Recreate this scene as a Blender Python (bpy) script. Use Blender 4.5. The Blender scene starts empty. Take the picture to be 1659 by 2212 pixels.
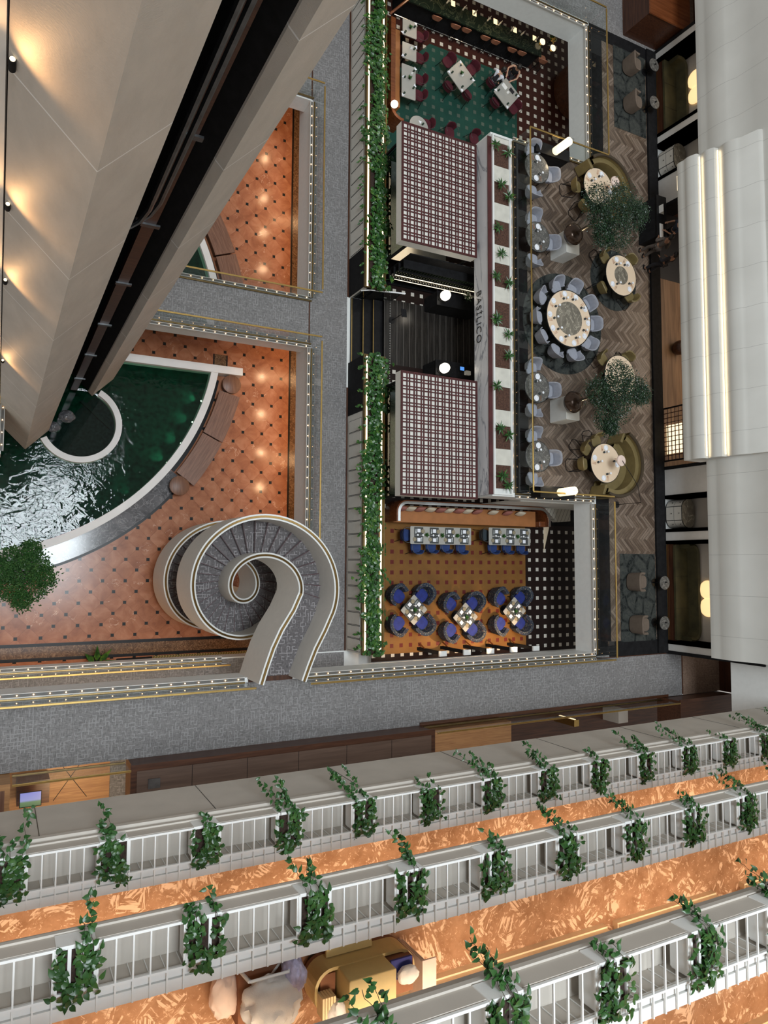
import bpy, bmesh, math, random
from mathutils import Vector, Matrix
random.seed(7)
C = bpy.context.scene.collection
SC = bpy.context.scene
# ------------------------------------------------------------------ camera, world, big lights, exposure
HC = 30.6                                   # eye height above the lobby floor (metres)
def _rx(a): return Matrix.Rotation(a, 3, 'X')
def _ry(a): return Matrix.Rotation(a, 3, 'Y')
def _rz(a): return Matrix.Rotation(a, 3, 'Z')
RCAM = _rx(-0.06634439) @ _ry(0.48814731) @ _rz(-0.00589311)
FPX, CX, CY = 1574.035, 829.5, 1106.0
cam_d = bpy.data.cameras.new('camera')
cam_d.sensor_fit = 'VERTICAL'; cam_d.sensor_height = 36; cam_d.sensor_width = 27
cam_d.lens = FPX*36/2212
cam_d.clip_start = .1; cam_d.clip_end = 300
cam = bpy.data.objects.new('camera', cam_d); C.objects.link(cam)
cam.matrix_world = Matrix.Translation((0, 0, HC)) @ RCAM.transposed().to_4x4()
SC.camera = cam
SC.view_settings.view_transform = 'Standard'; SC.view_settings.look = 'None'
SC.view_settings.gamma = 1; SC.view_settings.use_curve_mapping = False
SC.view_settings.exposure = 0.0

def K(u, v):                                # direction through a point of the photograph, per metre below the eye
    d = RCAM.transposed() @ Vector(((u-CX)/FPX, -(v-CY)/FPX, -1))
    return d / -d.z
def at(u, v, z):                            # the point of the horizontal plane at height z
    k = K(u, v); t = HC - z
    return Vector((k.x*t, k.y*t, z))
def atx(u, v, x):                           # the point of the plane X = x
    k = K(u, v); t = x/k.x
    return Vector((x, k.y*t, HC-t))
def aty(u, v, y):
    k = K(u, v); t = y/k.y
    return Vector((k.x*t, y, HC-t))

Z1, Z2, ZB, Z3 = 0.0, 4.4, 4.9, 8.6          # lobby, walkway, restaurant, lounge floor levels
w = bpy.data.worlds.new('world'); SC.world = w; w.use_nodes = True
w.node_tree.nodes['Background'].inputs[0].default_value = (1, .95, .89, 1)
w.node_tree.nodes['Background'].inputs[1].default_value = 0.42

def area(name, loc, sx, sy, power, col=(1, 1, 1), rot=(0, 0, 0), spread=math.pi):
    l = bpy.data.lights.new(name, 'AREA'); l.shape = 'RECTANGLE'; l.size = sx; l.size_y = sy
    l.energy = power; l.color = col; l.spread = spread
    o = bpy.data.objects.new(name, l); C.objects.link(o); o.location = loc; o.rotation_euler = rot
    return o
def point(name, loc, power, col=(1, .72, .45), r=.05, parent=None):
    l = bpy.data.lights.new(name, 'POINT'); l.energy = power; l.color = col; l.shadow_soft_size = r
    o = bpy.data.objects.new(name, l); C.objects.link(o); o.location = loc
    if parent: o.parent = parent
    return o
def spot(name, loc, target, power, col=(1, .72, .45), angle=60, blend=.6, r=.04):
    l = bpy.data.lights.new(name, 'SPOT'); l.energy = power; l.color = col; l.spot_size = math.radians(angle)
    l.spot_blend = blend; l.shadow_soft_size = r
    o = bpy.data.objects.new(name, l); C.objects.link(o); o.location = loc
    d = Vector(target)-Vector(loc); o.rotation_euler = d.to_track_quat('-Z', 'Y').to_euler()
    return o
# the glazed roof of the atrium, high above
for i_ in range(3):                               # three by four glazed bays between the roof beams
    for j_ in range(4): area('skylight', (-2.85+i_*4.75, -2.1+j_*4.1, 62), 4.2, 3.4, 1750, (.85, .94, 1))

# ------------------------------------------------------------------ node helpers and materials
class NT:
    def __init__(s, name):
        s.m = bpy.data.materials.new(name); s.m.use_nodes = True
        s.t = s.m.node_tree; s.b = s.t.nodes['Principled BSDF']; s._o = None
    def node(s, typ, **kw):
        n = s.t.nodes.new(typ)
        for k_, v_ in kw.items(): setattr(n, k_, v_)
        return n
    def put(s, sock, v):
        if isinstance(v, bpy.types.NodeSocket): s.t.links.new(v, sock)
        elif v is not None:
            if isinstance(v, (tuple, list)) and len(v) == 3 and sock.type == 'RGBA': v = (*v, 1)
            sock.default_value = v
    def math(s, op, a, b=None, c=None):
        n = s.node('ShaderNodeMath', operation=op)
        s.put(n.inputs[0], a); s.put(n.inputs[1], b); s.put(n.inputs[2], c)
        return n.outputs[0]
    def obj(s):
        if not s._o: s._o = s.node('ShaderNodeTexCoord').outputs['Object']
        return s._o
    def xyz(s, v=None):
        n = s.node('ShaderNodeSeparateXYZ'); s.put(n.inputs[0], v or s.obj()); return n.outputs
    def vec(s, x, y, z=0.0):
        n = s.node('ShaderNodeCombineXYZ'); s.put(n.inputs[0], x); s.put(n.inputs[1], y); s.put(n.inputs[2], z); return n.outputs[0]
    def mapping(s, v, scale=(1, 1, 1), rot=(0, 0, 0), loc=(0, 0, 0)):
        n = s.node('ShaderNodeMapping'); s.put(n.inputs[0], v); n.inputs[1].default_value = loc
        n.inputs[2].default_value = rot; n.inputs[3].default_value = scale; return n.outputs[0]
    def noise(s, v, scale, detail=3, rough=.5, dist=0):
        n = s.node('ShaderNodeTexNoise'); s.put(n.inputs['Vector'], v); n.inputs['Scale'].default_value = scale
        n.inputs['Detail'].default_value = detail; n.inputs['Roughness'].default_value = rough; n.inputs['Distortion'].default_value = dist
        return n.outputs
    def white(s, v):
        n = s.node('ShaderNodeTexWhiteNoise'); s.put(n.inputs['Vector'], v); return n.outputs
    def voro(s, v, scale, **kw):
        rnd = kw.pop('rnd', 1)
        n = s.node('ShaderNodeTexVoronoi', **kw); s.put(n.inputs['Vector'], v); n.inputs['Scale'].default_value = scale
        n.inputs['Randomness'].default_value = rnd
        return n.outputs
    def mix(s, f, a, b):
        n = s.node('ShaderNodeMix', data_type='RGBA'); s.put(n.inputs[0], f); s.put(n.inputs[6], a); s.put(n.inputs[7], b)
        return n.outputs[2]
    def ramp(s, f, *stops):
        n = s.node('ShaderNodeValToRGB'); s.put(n.inputs[0], f); e = n.color_ramp.elements
        while len(e) < len(stops): e.new(.5)
        for i, (p, c) in enumerate(stops):
            e[i].position = p; e[i].color = (*c, 1) if isinstance(c, (tuple, list)) else (c, c, c, 1)
        return n.outputs[0]
    def lt(s, a, b): return s.math('LESS_THAN', a, b)
    def gt(s, a, b): return s.math('GREATER_THAN', a, b)
    def absfrac(s, a, period, off=0.0):                      # signed distance to the nearest multiple of period
        t = s.math('DIVIDE', s.math('SUBTRACT', a, off), period)
        return s.math('MULTIPLY', s.math('SUBTRACT', t, s.math('ROUND', t)), period)
    def cell(s, a, period, off=0.0):
        return s.math('ROUND', s.math('DIVIDE', s.math('SUBTRACT', a, off), period))
    def bump(s, h, strength=.3, dist=.01):
        n = s.node('ShaderNodeBump'); n.inputs['Strength'].default_value = strength; n.inputs['Distance'].default_value = dist
        s.put(n.inputs['Height'], h); s.put(s.b.inputs['Normal'], n.outputs[0]); return n.outputs[0]
    def done(s, col=None, rough=None, metal=None, emit=None, estr=None, spec=None):
        b = s.b
        s.put(b.inputs['Base Color'], col); s.put(b.inputs['Roughness'], rough); s.put(b.inputs['Metallic'], metal)
        s.put(b.inputs['Specular IOR Level'], spec)
        if emit is not None: s.put(b.inputs['Emission Color'], emit); s.put(b.inputs['Emission Strength'], estr)
        return s.m
def plain(name, col, rough=.5, metal=0, var=.12, scale=6, emit=None, estr=0, spec=.5, bump=0):
    n = NT(name)
    if emit is not None: return n.done(col, rough, metal, emit, estr, spec)
    f = n.noise(n.obj(), scale, 4)[0]
    d = tuple(max(0, c*(1-var)) for c in col); l = tuple(min(1, c*(1+var)) for c in col)
    if bump: n.bump(n.noise(n.obj(), scale*12, 3)[0], bump, .01)
    return n.done(n.ramp(f, (.3, d), (.7, l)), rough, metal, spec=spec)
def wood(name, dark, light, axis=0, scale=1.0, rough=.4, plank=None):
    n = NT(name); sc = [28*scale]*3; sc[axis] = 1.6*scale
    f = n.noise(n.mapping(n.obj(), tuple(sc)), 1, 5, .6, .4)[0]
    col = n.ramp(f, (.3, dark), (.7, light))
    if plank:
        c = n.xyz()[1-axis if axis < 2 else 0]
        e = n.math('ABSOLUTE', n.absfrac(c, plank)); col = n.mix(n.lt(e, .006), col, tuple(x*.25 for x in dark))
    return n.done(col, rough)
def marble(name, a, b, vein, scale=1.5, rough=.15, vs=(1, 1, 1)):
    n = NT(name); v = n.mapping(n.obj(), vs)
    f = n.noise(v, scale, 6, .6, 1.2)[0]
    g = n.noise(v, scale*.8, 5, .55, 2.2)[0]
    ln = n.math('ABSOLUTE', n.math('SUBTRACT', g, .5))
    col = n.mix(n.ramp(ln, (0, 1.0), (.03, 0.0)), n.ramp(f, (.3, a), (.7, b)), vein)
    return n.done(col, rough)

MT = {}
def glassy(name, tint, refl=1.0, rough=.02, ior=1.45, bump=None):   # clear sheet: sees through, reflects by Fresnel
    n = NT(name); t = n.t
    tr = n.node('ShaderNodeBsdfTransparent'); tr.inputs[0].default_value = (*tint, 1)
    gl = n.node('ShaderNodeBsdfGlossy'); gl.inputs[0].default_value = (refl, refl, refl, 1); gl.inputs[1].default_value = rough
    fr = n.node('ShaderNodeFresnel'); fr.inputs[0].default_value = ior
    mx = n.node('ShaderNodeMixShader')
    ge = n.node('ShaderNodeNewGeometry')
    t.links.new(n.math('MULTIPLY', fr.outputs[0], n.math('SUBTRACT', 1.0, ge.outputs['Backfacing'])), mx.inputs[0]); t.links.new(tr.outputs[0], mx.inputs[1]); t.links.new(gl.outputs[0], mx.inputs[2])
    if bump:
        nb = bump(n); t.links.new(nb, gl.inputs['Normal']); t.links.new(nb, fr.inputs['Normal'])
    t.links.new(mx.outputs[0], t.nodes['Material Output'].inputs[0])
    t.nodes.remove(n.b)
    return n.m
MT['glass'] = glassy('glass', (.94, .965, .96), .8, ior=1.4)
MT['smoked'] = glassy('smoked_glass', (.35, .38, .38), .9)
def _ripple(n):
    o = n.obj(); x, y, _ = n.xyz()
    dx = n.math('SUBTRACT', x, 2.66); dy = n.math('SUBTRACT', y, 5.3)
    r = n.math('SQRT', n.math('ADD', n.math('MULTIPLY', dx, dx), n.math('MULTIPLY', dy, dy)))
    fall = n.ramp(n.math('DIVIDE', r, 8.0), (.162, 0.0), (.175, 1.0), (.36, .5), (1.0, .36))
    near = n.ramp(n.math('DIVIDE', r, 8.0), (.162, 0.0), (.18, 1.0), (.34, 0.0))
    a = n.noise(n.mapping(o, (1, 1.35, 1), (0, 0, .6)), 2.6, 2, .45, .8)[0]; b_ = n.noise(o, 11, 2)[0]
    h = n.math('ADD', n.math('MULTIPLY', a, fall), n.math('MULTIPLY', n.math('MULTIPLY', b_, near), .45))
    bm = n.node('ShaderNodeBump'); bm.inputs['Strength'].default_value = 1; bm.inputs['Distance'].default_value = .022
    n.t.links.new(h, bm.inputs['Height']); return bm.outputs[0]
MT['water'] = glassy('water', (.55, .86, .72), 1.0, .01, 1.33, _ripple)
MT['foam'] = None

MT['white'] = plain('white_paint', (.62, .61, .58), .5, var=.04)
MT['trim_white'] = plain('trim_white', (.74, .75, .73), .45, var=.03)
MT['facade'] = None
MT['grey_fascia'] = plain('grey_fascia', (.52, .475, .42), .6, var=.05, scale=2)
MT['cream'] = plain('cream_paint', (.80, .62, .40), .5, var=.05)
MT['black'] = plain('black_lacquer', (.008, .008, .009), .3, var=.3, spec=.25)
MT['matt_black'] = plain('matt_black', (.010, .010, .011), .7, var=.3, spec=.15)
MT['brass'] = plain('brass', (.50, .34, .12), .32, 1, var=.1)
MT['dark_brass'] = plain('dark_brass', (.20, .14, .065), .4, 1, var=.1)
MT['steel'] = plain('steel', (.7, .72, .73), .2, 1, var=.05)
MT['rail_metal'] = plain('rail_metal', (.16, .165, .17), .35, 1, var=.2)
MT['bulb'] = plain('lit_bulb', (1, .8, .5), .4, emit=(1, .60, .28), estr=8)
MT['led'] = plain('led_strip', (1, .9, .7), .4, emit=(1, .82, .54), estr=1.9)
MT['warm_lamp'] = plain('warm_lamp_glass', (1, .85, .6), .4, emit=(1, .80, .50), estr=1.6)
MT['globe'] = plain('opal_globe', (1, .95, .85), .4, emit=(1, .93, .80), estr=1.9)
MT['downlight'] = plain('downlight_face', (1, .8, .5), .4, emit=(1, .70, .40), estr=48)
MT['mahogany'] = wood('mahogany', (.035, .012, .006), (.10, .038, .018), 0, .5, .35)
MT['mahogany_y'] = wood('mahogany_y', (.03, .010, .006), (.09, .034, .016), 1, .5, .35)
MT['walnut_top'] = wood('walnut_top', (.080, .045, .030), (.125, .075, .052), 0, .4, .5)
MT['honey_wood'] = wood('honey_wood', (.32, .15, .06), (.50, .27, .11), 0, .6, .4)
MT['bench_wood'] = wood('bench_wood', (.10, .040, .020), (.22, .105, .060), 1, .8, .45)
MT['sign_marble'] = marble('sign_marble', (.56, .56, .57), (.70, .70, .71), (.26, .27, .30), .9, .25, (1, .25, 1))
MT['onyx'] = marble('onyx', (.10, .088, .07), (.24, .215, .17), (.42, .38, .30), 2.4, .2, (1, .5, 1))
MT['grey_marble'] = marble('grey_marble', (.060, .058, .055), (.13, .125, .115), (.24, .23, .21), 3, .2)
MT['leaf'] = None
def leafmat(name, a, b, c):
    n = NT(name); f = n.noise(n.obj(), 5.5, 2)[0]; r_ = n.node('ShaderNodeObjectInfo').outputs['Random']
    col = n.ramp(f, (.30, a), (.55, b), (.78, c))
    return n.done(col, .35)
MT['leaf'] = leafmat('ivy_leaf', (.010, .045, .010), (.035, .12, .022), (.14, .24, .035))
MT['vine_leaf'] = leafmat('vine_leaf', (.014, .052, .012), (.028, .090, .020), (.065, .145, .035))
MT['tree_leaf'] = leafmat('ficus_leaf', (.005, .018, .007), (.011, .038, .013), (.028, .068, .022))
MT['soil'] = plain('soil', (.040, .022, .015), .9, var=.5, scale=25, bump=.6)
MT['bark'] = plain('bark', (.06, .04, .025), .9, var=.4, scale=15)
# ------------------------------------------------------------------ mesh helpers
class MB:
    def __init__(s): s.v = []; s.f = []; s.sm = []
    def add(s, vs, fs, smooth=False):
        o = len(s.v); s.v += [tuple(p) for p in vs]; s.f += [tuple(i+o for i in f) for f in fs]; s.sm += [smooth]*len(fs); return s
    def box(s, x0, x1, y0, y1, z0, z1):
        if x0 > x1: x0, x1 = x1, x0
        if y0 > y1: y0, y1 = y1, y0
        if z0 > z1: z0, z1 = z1, z0
        return s.add([(x0,y0,z0),(x1,y0,z0),(x1,y1,z0),(x0,y1,z0),(x0,y0,z1),(x1,y0,z1),(x1,y1,z1),(x0,y1,z1)],
                     [(3,2,1,0),(4,5,6,7),(0,1,5,4),(1,2,6,5),(2,3,7,6),(3,0,4,7)])
    def obox(s, c, size, rz=0, m=None):
        hx, hy, hz = [a/2 for a in size]; M_ = m or Matrix.Rotation(rz, 3, 'Z'); c = Vector(c)
        vs = [c + M_ @ Vector((sx*hx, sy*hy, sz*hz)) for sz in (-1,1) for sx, sy in ((-1,-1),(1,-1),(1,1),(-1,1))]
        return s.add(vs, [(3,2,1,0),(4,5,6,7),(0,1,5,4),(1,2,6,5),(2,3,7,6),(3,0,4,7)])
    def prism(s, poly, z0, z1, smooth=False):
        a = sum(poly[i][0]*poly[(i+1)%len(poly)][1]-poly[(i+1)%len(poly)][0]*poly[i][1] for i in range(len(poly)))
        if a < 0: poly = poly[::-1]
        n = len(poly)
        s.add([(p[0],p[1],z0) for p in poly]+[(p[0],p[1],z1) for p in poly], [tuple(range(n-1,-1,-1)), tuple(range(n,2*n))])
        s.f += [(len(s.v)-2*n+i, len(s.v)-2*n+(i+1)%n, len(s.v)-n+(i+1)%n, len(s.v)-n+i) for i in range(n)]; s.sm += [smooth]*n
        return s
    def lathe(s, prof, c=(0,0,0), n=24, sx=1, sy=1, smooth=True, a0=0, a1=2*math.pi):
        full = abs(a1-a0-2*math.pi) < 1e-6; m = n if full else n+1; vs = []
        for r, z in prof:
            for i in range(m):
                a = a0+(a1-a0)*i/n; vs.append((c[0]+r*sx*math.cos(a), c[1]+r*sy*math.sin(a), c[2]+z))
        fs = []
        for j in range(len(prof)-1):
            for i in range(n):
                i2 = (i+1) % m; fs.append((j*m+i, j*m+i2, (j+1)*m+i2, (j+1)*m+i))
        s.add(vs, fs, smooth)
        if full:
            o = len(s.v)-len(vs)
            if prof[0][0] > 1e-5: s.f.append(tuple(o+i for i in range(n-1,-1,-1))); s.sm.append(False)
            if prof[-1][0] > 1e-5: s.f.append(tuple(o+(len(prof)-1)*m+i for i in range(n))); s.sm.append(False)
        return s
    def cyl(s, c, r, h, n=20, r2=None, sx=1, sy=1): return s.lathe([(r,0),(r if r2 is None else r2,h)], c, n, sx, sy)
    def ball(s, c, r, n=14, sx=1, sy=1, sz=1, lo=-90, hi=90):
        k_ = max(5, n//2); return s.lathe([(max(r*math.cos(math.radians(lo+(hi-lo)*i/k_)), 1e-6), r*sz*math.sin(math.radians(lo+(hi-lo)*i/k_))) for i in range(k_+1)], c, n, sx, sy)
    def tube(s, pts, r, n=8, closed=False, rs=None):
        pts = [Vector(p) for p in pts]; m = len(pts); vs = []; up = None
        for i, p in enumerate(pts):
            a = pts[i-1] if (i or closed) else p; b = pts[(i+1) % m] if (i < m-1 or closed) else p
            t = (b-a).normalized()
            if up is None: up = t.cross(Vector((0,0,1)) if abs(t.z) < .9 else Vector((1,0,0))).normalized()
            up = (up-t*up.dot(t)).normalized(); w_ = t.cross(up); rr = rs[i] if rs else r
            vs += [p+(up*math.cos(2*math.pi*j/n)+w_*math.sin(2*math.pi*j/n))*rr for j in range(n)]
        fs = [(i*n+j, i*n+(j+1) % n, ((i+1) % m)*n+(j+1) % n, ((i+1) % m)*n+j) for i in range(m if closed else m-1) for j in range(n)]
        if not closed: fs += [tuple(range(n-1,-1,-1)), tuple((m-1)*n+j for j in range(n))]
        return s.add(vs, fs, True)
    def bar(s, a, b, w_, h):                                   # a straight square bar from a to b
        a = Vector(a); b = Vector(b); d = b-a; L = d.length; q = d.to_track_quat('X', 'Z').to_matrix()
        return s.obox((a+b)/2, (L, w_, h), m=q)
    def sweep(s, path, prof, closed=False, smooth=False):      # prof: (offset to the left, height) along a path in plan (x, y, z)
        m = len(path); n = len(prof); vs = []
        P = [Vector(p) for p in path]
        for i, p in enumerate(P):
            a = P[i-1] if (i or closed) else p; b = P[(i+1) % m] if (i < m-1 or closed) else p
            t = (b-a); t.z = 0; t.normalize(); nrm = Vector((-t.y, t.x, 0))
            if 0 < i < m-1 or closed:
                t1 = (p-a); t1.z = 0; t1.normalize(); c_ = max(.35, abs(t1.dot(t))); nrm = nrm / c_
            vs += [p+nrm*o+Vector((0,0,h)) for o, h in prof]
        fs = [(i*n+j, ((i+1) % m)*n+j, ((i+1) % m)*n+(j+1) % n, i*n+(j+1) % n) for i in range(m if closed else m-1) for j in range(n)]
        if not closed: fs += [tuple(range(n)), tuple((m-1)*n+j for j in range(n-1,-1,-1))]
        return s.add(vs, fs, smooth)
    def leaf(s, p, d, up, L, W, fold=.12):
        p = Vector(p); d = Vector(d).normalized(); w_ = d.cross(Vector(up))
        w_ = w_.normalized() if w_.length > 1e-4 else Vector((1,0,0)); nn = w_.cross(d)
        return s.add([p, p+d*L*.42+w_*W*.5+nn*L*fold, p+d*L-nn*L*fold*.8, p+d*L*.42-w_*W*.5+nn*L*fold], [(0,1,2),(0,2,3)])
    def heart(s, p, d, up, L, W, fold=.10):                    # heart-shaped leaf with a midrib fold
        p = Vector(p); d = Vector(d).normalized(); w_ = d.cross(Vector(up))
        w_ = w_.normalized() if w_.length > 1e-4 else Vector((1,0,0)); nn = w_.cross(d); q = []
        for sg in (1, -1): q += [p-d*L*.10+w_*sg*W*.26+nn*L*fold*.5, p+d*L*.14+w_*sg*W*.50+nn*L*fold, p+d*L*.45+w_*sg*W*.44+nn*L*fold*.8, p+d*L*.75+w_*sg*W*.19+nn*L*fold*.1]
        mid = p+d*L*.45; tip = p+d*L-nn*L*fold*1.4
        return s.add([p, mid, tip]+q, [(0,3,4,1),(1,4,5,6),(1,6,2),(0,1,8,7),(1,10,9,8),(1,2,10)], True)
    def build(s, name, mat, parent=None, bevel=0, auto=None, world=False):
        me = bpy.data.meshes.new(name); me.from_pydata(s.v, [], s.f)
        me.polygons.foreach_set('use_smooth', s.sm); me.update()
        if auto and any(s.sm): me.set_sharp_from_angle(angle=math.radians(auto))
        elif any(s.sm): me.set_sharp_from_angle(angle=math.radians(40))
        m = MT[mat] if isinstance(mat, str) else mat
        me.materials.append(m)
        o = bpy.data.objects.new(name, me); C.objects.link(o)
        if parent: o.parent = parent
        if bevel:
            b = o.modifiers.new('bevel', 'BEVEL'); b.width = bevel; b.segments = 2; b.limit_method = 'ANGLE'
        return o
def rpoly(x0, x1, y0, y1, r, n=6):                             # rounded rectangle in plan
    out = []
    for cx_, cy_, a in ((x1-r,y1-r,0),(x0+r,y1-r,90),(x0+r,y0+r,180),(x1-r,y0+r,270)):
        out += [(cx_+r*math.cos(math.radians(a+90*i/n)), cy_+r*math.sin(math.radians(a+90*i/n))) for i in range(n+1)]
    return out
def arc(cx_, cy_, r, a0, a1, n=24): return [(cx_+r*math.cos(math.radians(a0+(a1-a0)*i/n)), cy_+r*math.sin(math.radians(a0+(a1-a0)*i/n))) for i in range(n+1)]
def tag(o, label, cat, group=None, kind=None):
    o['label'] = label; o['category'] = cat
    if group: o['group'] = group
    if kind: o['kind'] = kind
    return o
def thing(name, label, cat, loc=(0,0,0), rz=0, group=None):
    o = bpy.data.objects.new(name, None); o.empty_display_size = .1; C.objects.link(o)
    o.location = loc; o.rotation_euler = (0,0,rz)
    return tag(o, label, cat, group)
def struct(name, mb, mat, label=None, cat=None):
    o = mb.build(name, mat) if isinstance(mb, MB) else mb
    o['kind'] = 'structure'
    if label: o['label'] = label
    if cat: o['category'] = cat
    return o
def dup(root, loc, rz=None, label=None, group=None):
    r = root.copy(); C.objects.link(r); r.location = loc
    if rz is not None: r.rotation_euler = (0,0,rz)
    if label: r['label'] = label
    if group: r['group'] = group
    for ch in list(root.children):
        c = ch.copy(); C.objects.link(c); c.parent = r
        for g in list(ch.children):
            d = g.copy(); C.objects.link(d); d.parent = c
    return r

# ------------------------------------------------------------------ patterned surfaces
def lobby_marble():
    n = NT('lobby_marble'); o = n.obj(); x, y, _ = n.xyz()
    p = n.math('ADD', x, y); q = n.math('SUBTRACT', x, y)
    fp = n.absfrac(p, .8535, 12.325); fq = n.absfrac(q, .8535, 6.209)
    ap = n.math('ABSOLUTE', fp); aq = n.math('ABSOLUTE', fq)
    dot = n.lt(n.math('ADD', ap, aq), .125)
    line = n.lt(n.math('MINIMUM', ap, aq), .007)
    cp = n.math('FLOOR', n.math('DIVIDE', n.math('SUBTRACT', p, 12.325), .8535)); cq = n.math('FLOOR', n.math('DIVIDE', n.math('SUBTRACT', q, 6.209), .8535))
    rnd = n.white(n.vec(cp, cq))[1]
    sh = n.node('ShaderNodeVectorMath', operation='MULTIPLY_ADD'); n.put(sh.inputs[0], rnd); sh.inputs[1].default_value = (30, 30, 30); n.put(sh.inputs[2], o)
    f = n.noise(sh.outputs[0], 1.6, 5, .6, .6)[0]
    g = n.noise(sh.outputs[0], .9, 5, .6, 1.8)[0]
    vein = n.ramp(n.math('ABSOLUTE', n.math('SUBTRACT', g, .5)), (0, 1.0), (.008, 0.0))
    vm = n.gt(n.noise(sh.outputs[0], 1.1, 2)[0], .60)
    col = n.ramp(f, (.28, (.22, .082, .042)), (.5, (.32, .135, .072)), (.72, (.41, .195, .115)))
    col = n.mix(n.math('MULTIPLY', n.math('MULTIPLY', vein, vm), .7), col, (.75, .55, .42))
    col = n.mix(n.math('MULTIPLY', line, .45), col, (.10, .035, .015))
    col = n.mix(dot, col, (.014, .016, .016))
    return n.done(col, .18, spec=.30)
MT['lobby_marble'] = lobby_marble()
MT['brown_marble'] = marble('brown_marble', (.060, .034, .020), (.15, .088, .048), (.26, .17, .10), 4.5, .2)
MT['grey_tile'] = marble('grey_tile', (.055, .055, .06), (.13, .13, .14), (.22, .22, .23), 2, .12)

def glyph_carpet(name, base, lite, s=1.0, amt=.8):
    n = NT(name); o = n.obj(); wob = n.noise(o, 9, 2)[1]
    va = n.node('ShaderNodeVectorMath', operation='MULTIPLY_ADD'); n.put(va.inputs[0], wob); va.inputs[1].default_value = (.05, .05, 0); n.put(va.inputs[2], o)
    x, y, _ = n.xyz(va.outputs[0]); px, py = .088/s, .104/s
    dens = n.math('MULTIPLY_ADD', n.noise(o, 1.1*s, 3, .6)[0], 1.5, -.43)
    def edge(a, pa, b_, pb_, k_):
        i = n.cell(a, pa); j = n.math('FLOOR', n.math('DIVIDE', b_, pb_)); r = n.white(n.vec(i, j, k_))[0]
        return n.math('MULTIPLY', n.lt(r, dens), n.lt(n.math('ABSOLUTE', n.absfrac(a, pa)), .0115))
    l = n.math('MAXIMUM', edge(x, px, y, py, 1.0), edge(y, py, x, px, 5.0))
    fx = n.noise(n.mapping(o, (7, 1.2, 1)), 9, 2)[0]; fy = n.noise(n.mapping(o, (1.2, 7, 1)), 9, 2)[0]
    wv = n.math('MULTIPLY', n.math('ADD', fx, fy), .5)
    col = n.mix(n.math('MULTIPLY', l, amt), n.ramp(wv, (.35, tuple(x_*.65 for x_ in base)), (.65, tuple(x_*1.35 for x_ in base))), lite)
    return n.done(col, .92, spec=.1)
MT['grey_carpet'] = glyph_carpet('grey_carpet', (.200, .192, .190), (.305, .297, .298))
MT['stair_carpet'] = glyph_carpet('stair_carpet', (.135, .124, .126), (.33, .31, .315))

def orange_carpet():
    n = NT('orange_carpet'); o = n.obj()
    vc = n.voro(o, 2.6)[1]; r = n.node('ShaderNodeSeparateColor'); n.put(r.inputs[0], vc)
    vr = n.node('ShaderNodeVectorRotate', rotation_type='Z_AXIS'); n.put(vr.inputs['Vector'], o)
    n.put(vr.inputs['Angle'], n.math('MULTIPLY', r.outputs[0], 3.0))
    st = n.ramp(n.noise(n.mapping(vr.outputs[0], (2.2, 15, 1)), 1.0, 3, .55, .6)[0], (.50, 0.0), (.545, 1.0))
    mk = n.ramp(n.noise(o, 1.9, 4, .62, .8)[0], (.50, 0.0), (.545, 1.0))
    mk2 = n.ramp(n.noise(n.mapping(o, (1, 1, 1), loc=(4, 7, 0)), 6.0, 4, .7, 2)[0], (.59, 0.0), (.64, 1.0))
    f = n.math('MAXIMUM', n.math('MULTIPLY', st, mk), n.math('MULTIPLY', mk2, .75))
    base = n.ramp(n.noise(o, 3.0, 4, .65)[0], (.35, (.30, .150, .078)), (.65, (.42, .225, .125)))
    return n.done(n.mix(f, base, (.72, .48, .32)), .95, spec=.05)
MT['orange_carpet'] = orange_carpet()

def tilegrid(name, ox, oy, px, py, half, base, tile, rough=.3, var=.12, rot=0):
    n = NT(name); x, y, _ = n.xyz(); o = n.obj()
    ax = n.math('ABSOLUTE', n.absfrac(x, px, ox)); ay = n.math('ABSOLUTE', n.absfrac(y, py, oy))
    t = n.lt(n.math('MAXIMUM', ax, ay), half)
    f = n.noise(o, 1.3, 5, .6)[0]
    bc = n.ramp(f, (.3, tuple(c*(1-var) for c in base)), (.7, tuple(c*(1+var) for c in base)))
    rv = n.white(n.vec(n.cell(x, px, ox), n.cell(y, py, oy)))[0]
    tc = n.mix(rv, tuple(c*.82 for c in tile), tile)
    return n.done(n.mix(t, bc, tc), rough, spec=.22)
MT['dark_tiles'] = tilegrid('dark_tiles', 20.982, .143, .4325, .4235, .078, (.016, .009, .008), (.58, .55, .49), .3)
MT['red_tiles'] = tilegrid('red_tiles', 20.69, 22.62, .433, .428, .082, (.045, .016, .012), (.60, .56, .48), .3)
MT['orange_floor'] = tilegrid('orange_floor', 14.004, .02, .433, .416, .080, (.195, .088, .022), (.125, .018, .014), .55, .16)
MT['green_floor'] = tilegrid('green_floor', 15.94, 22.62, .433, .428, .078, (.012, .056, .041), (.085, .115, .09), .6, .2)

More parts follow.
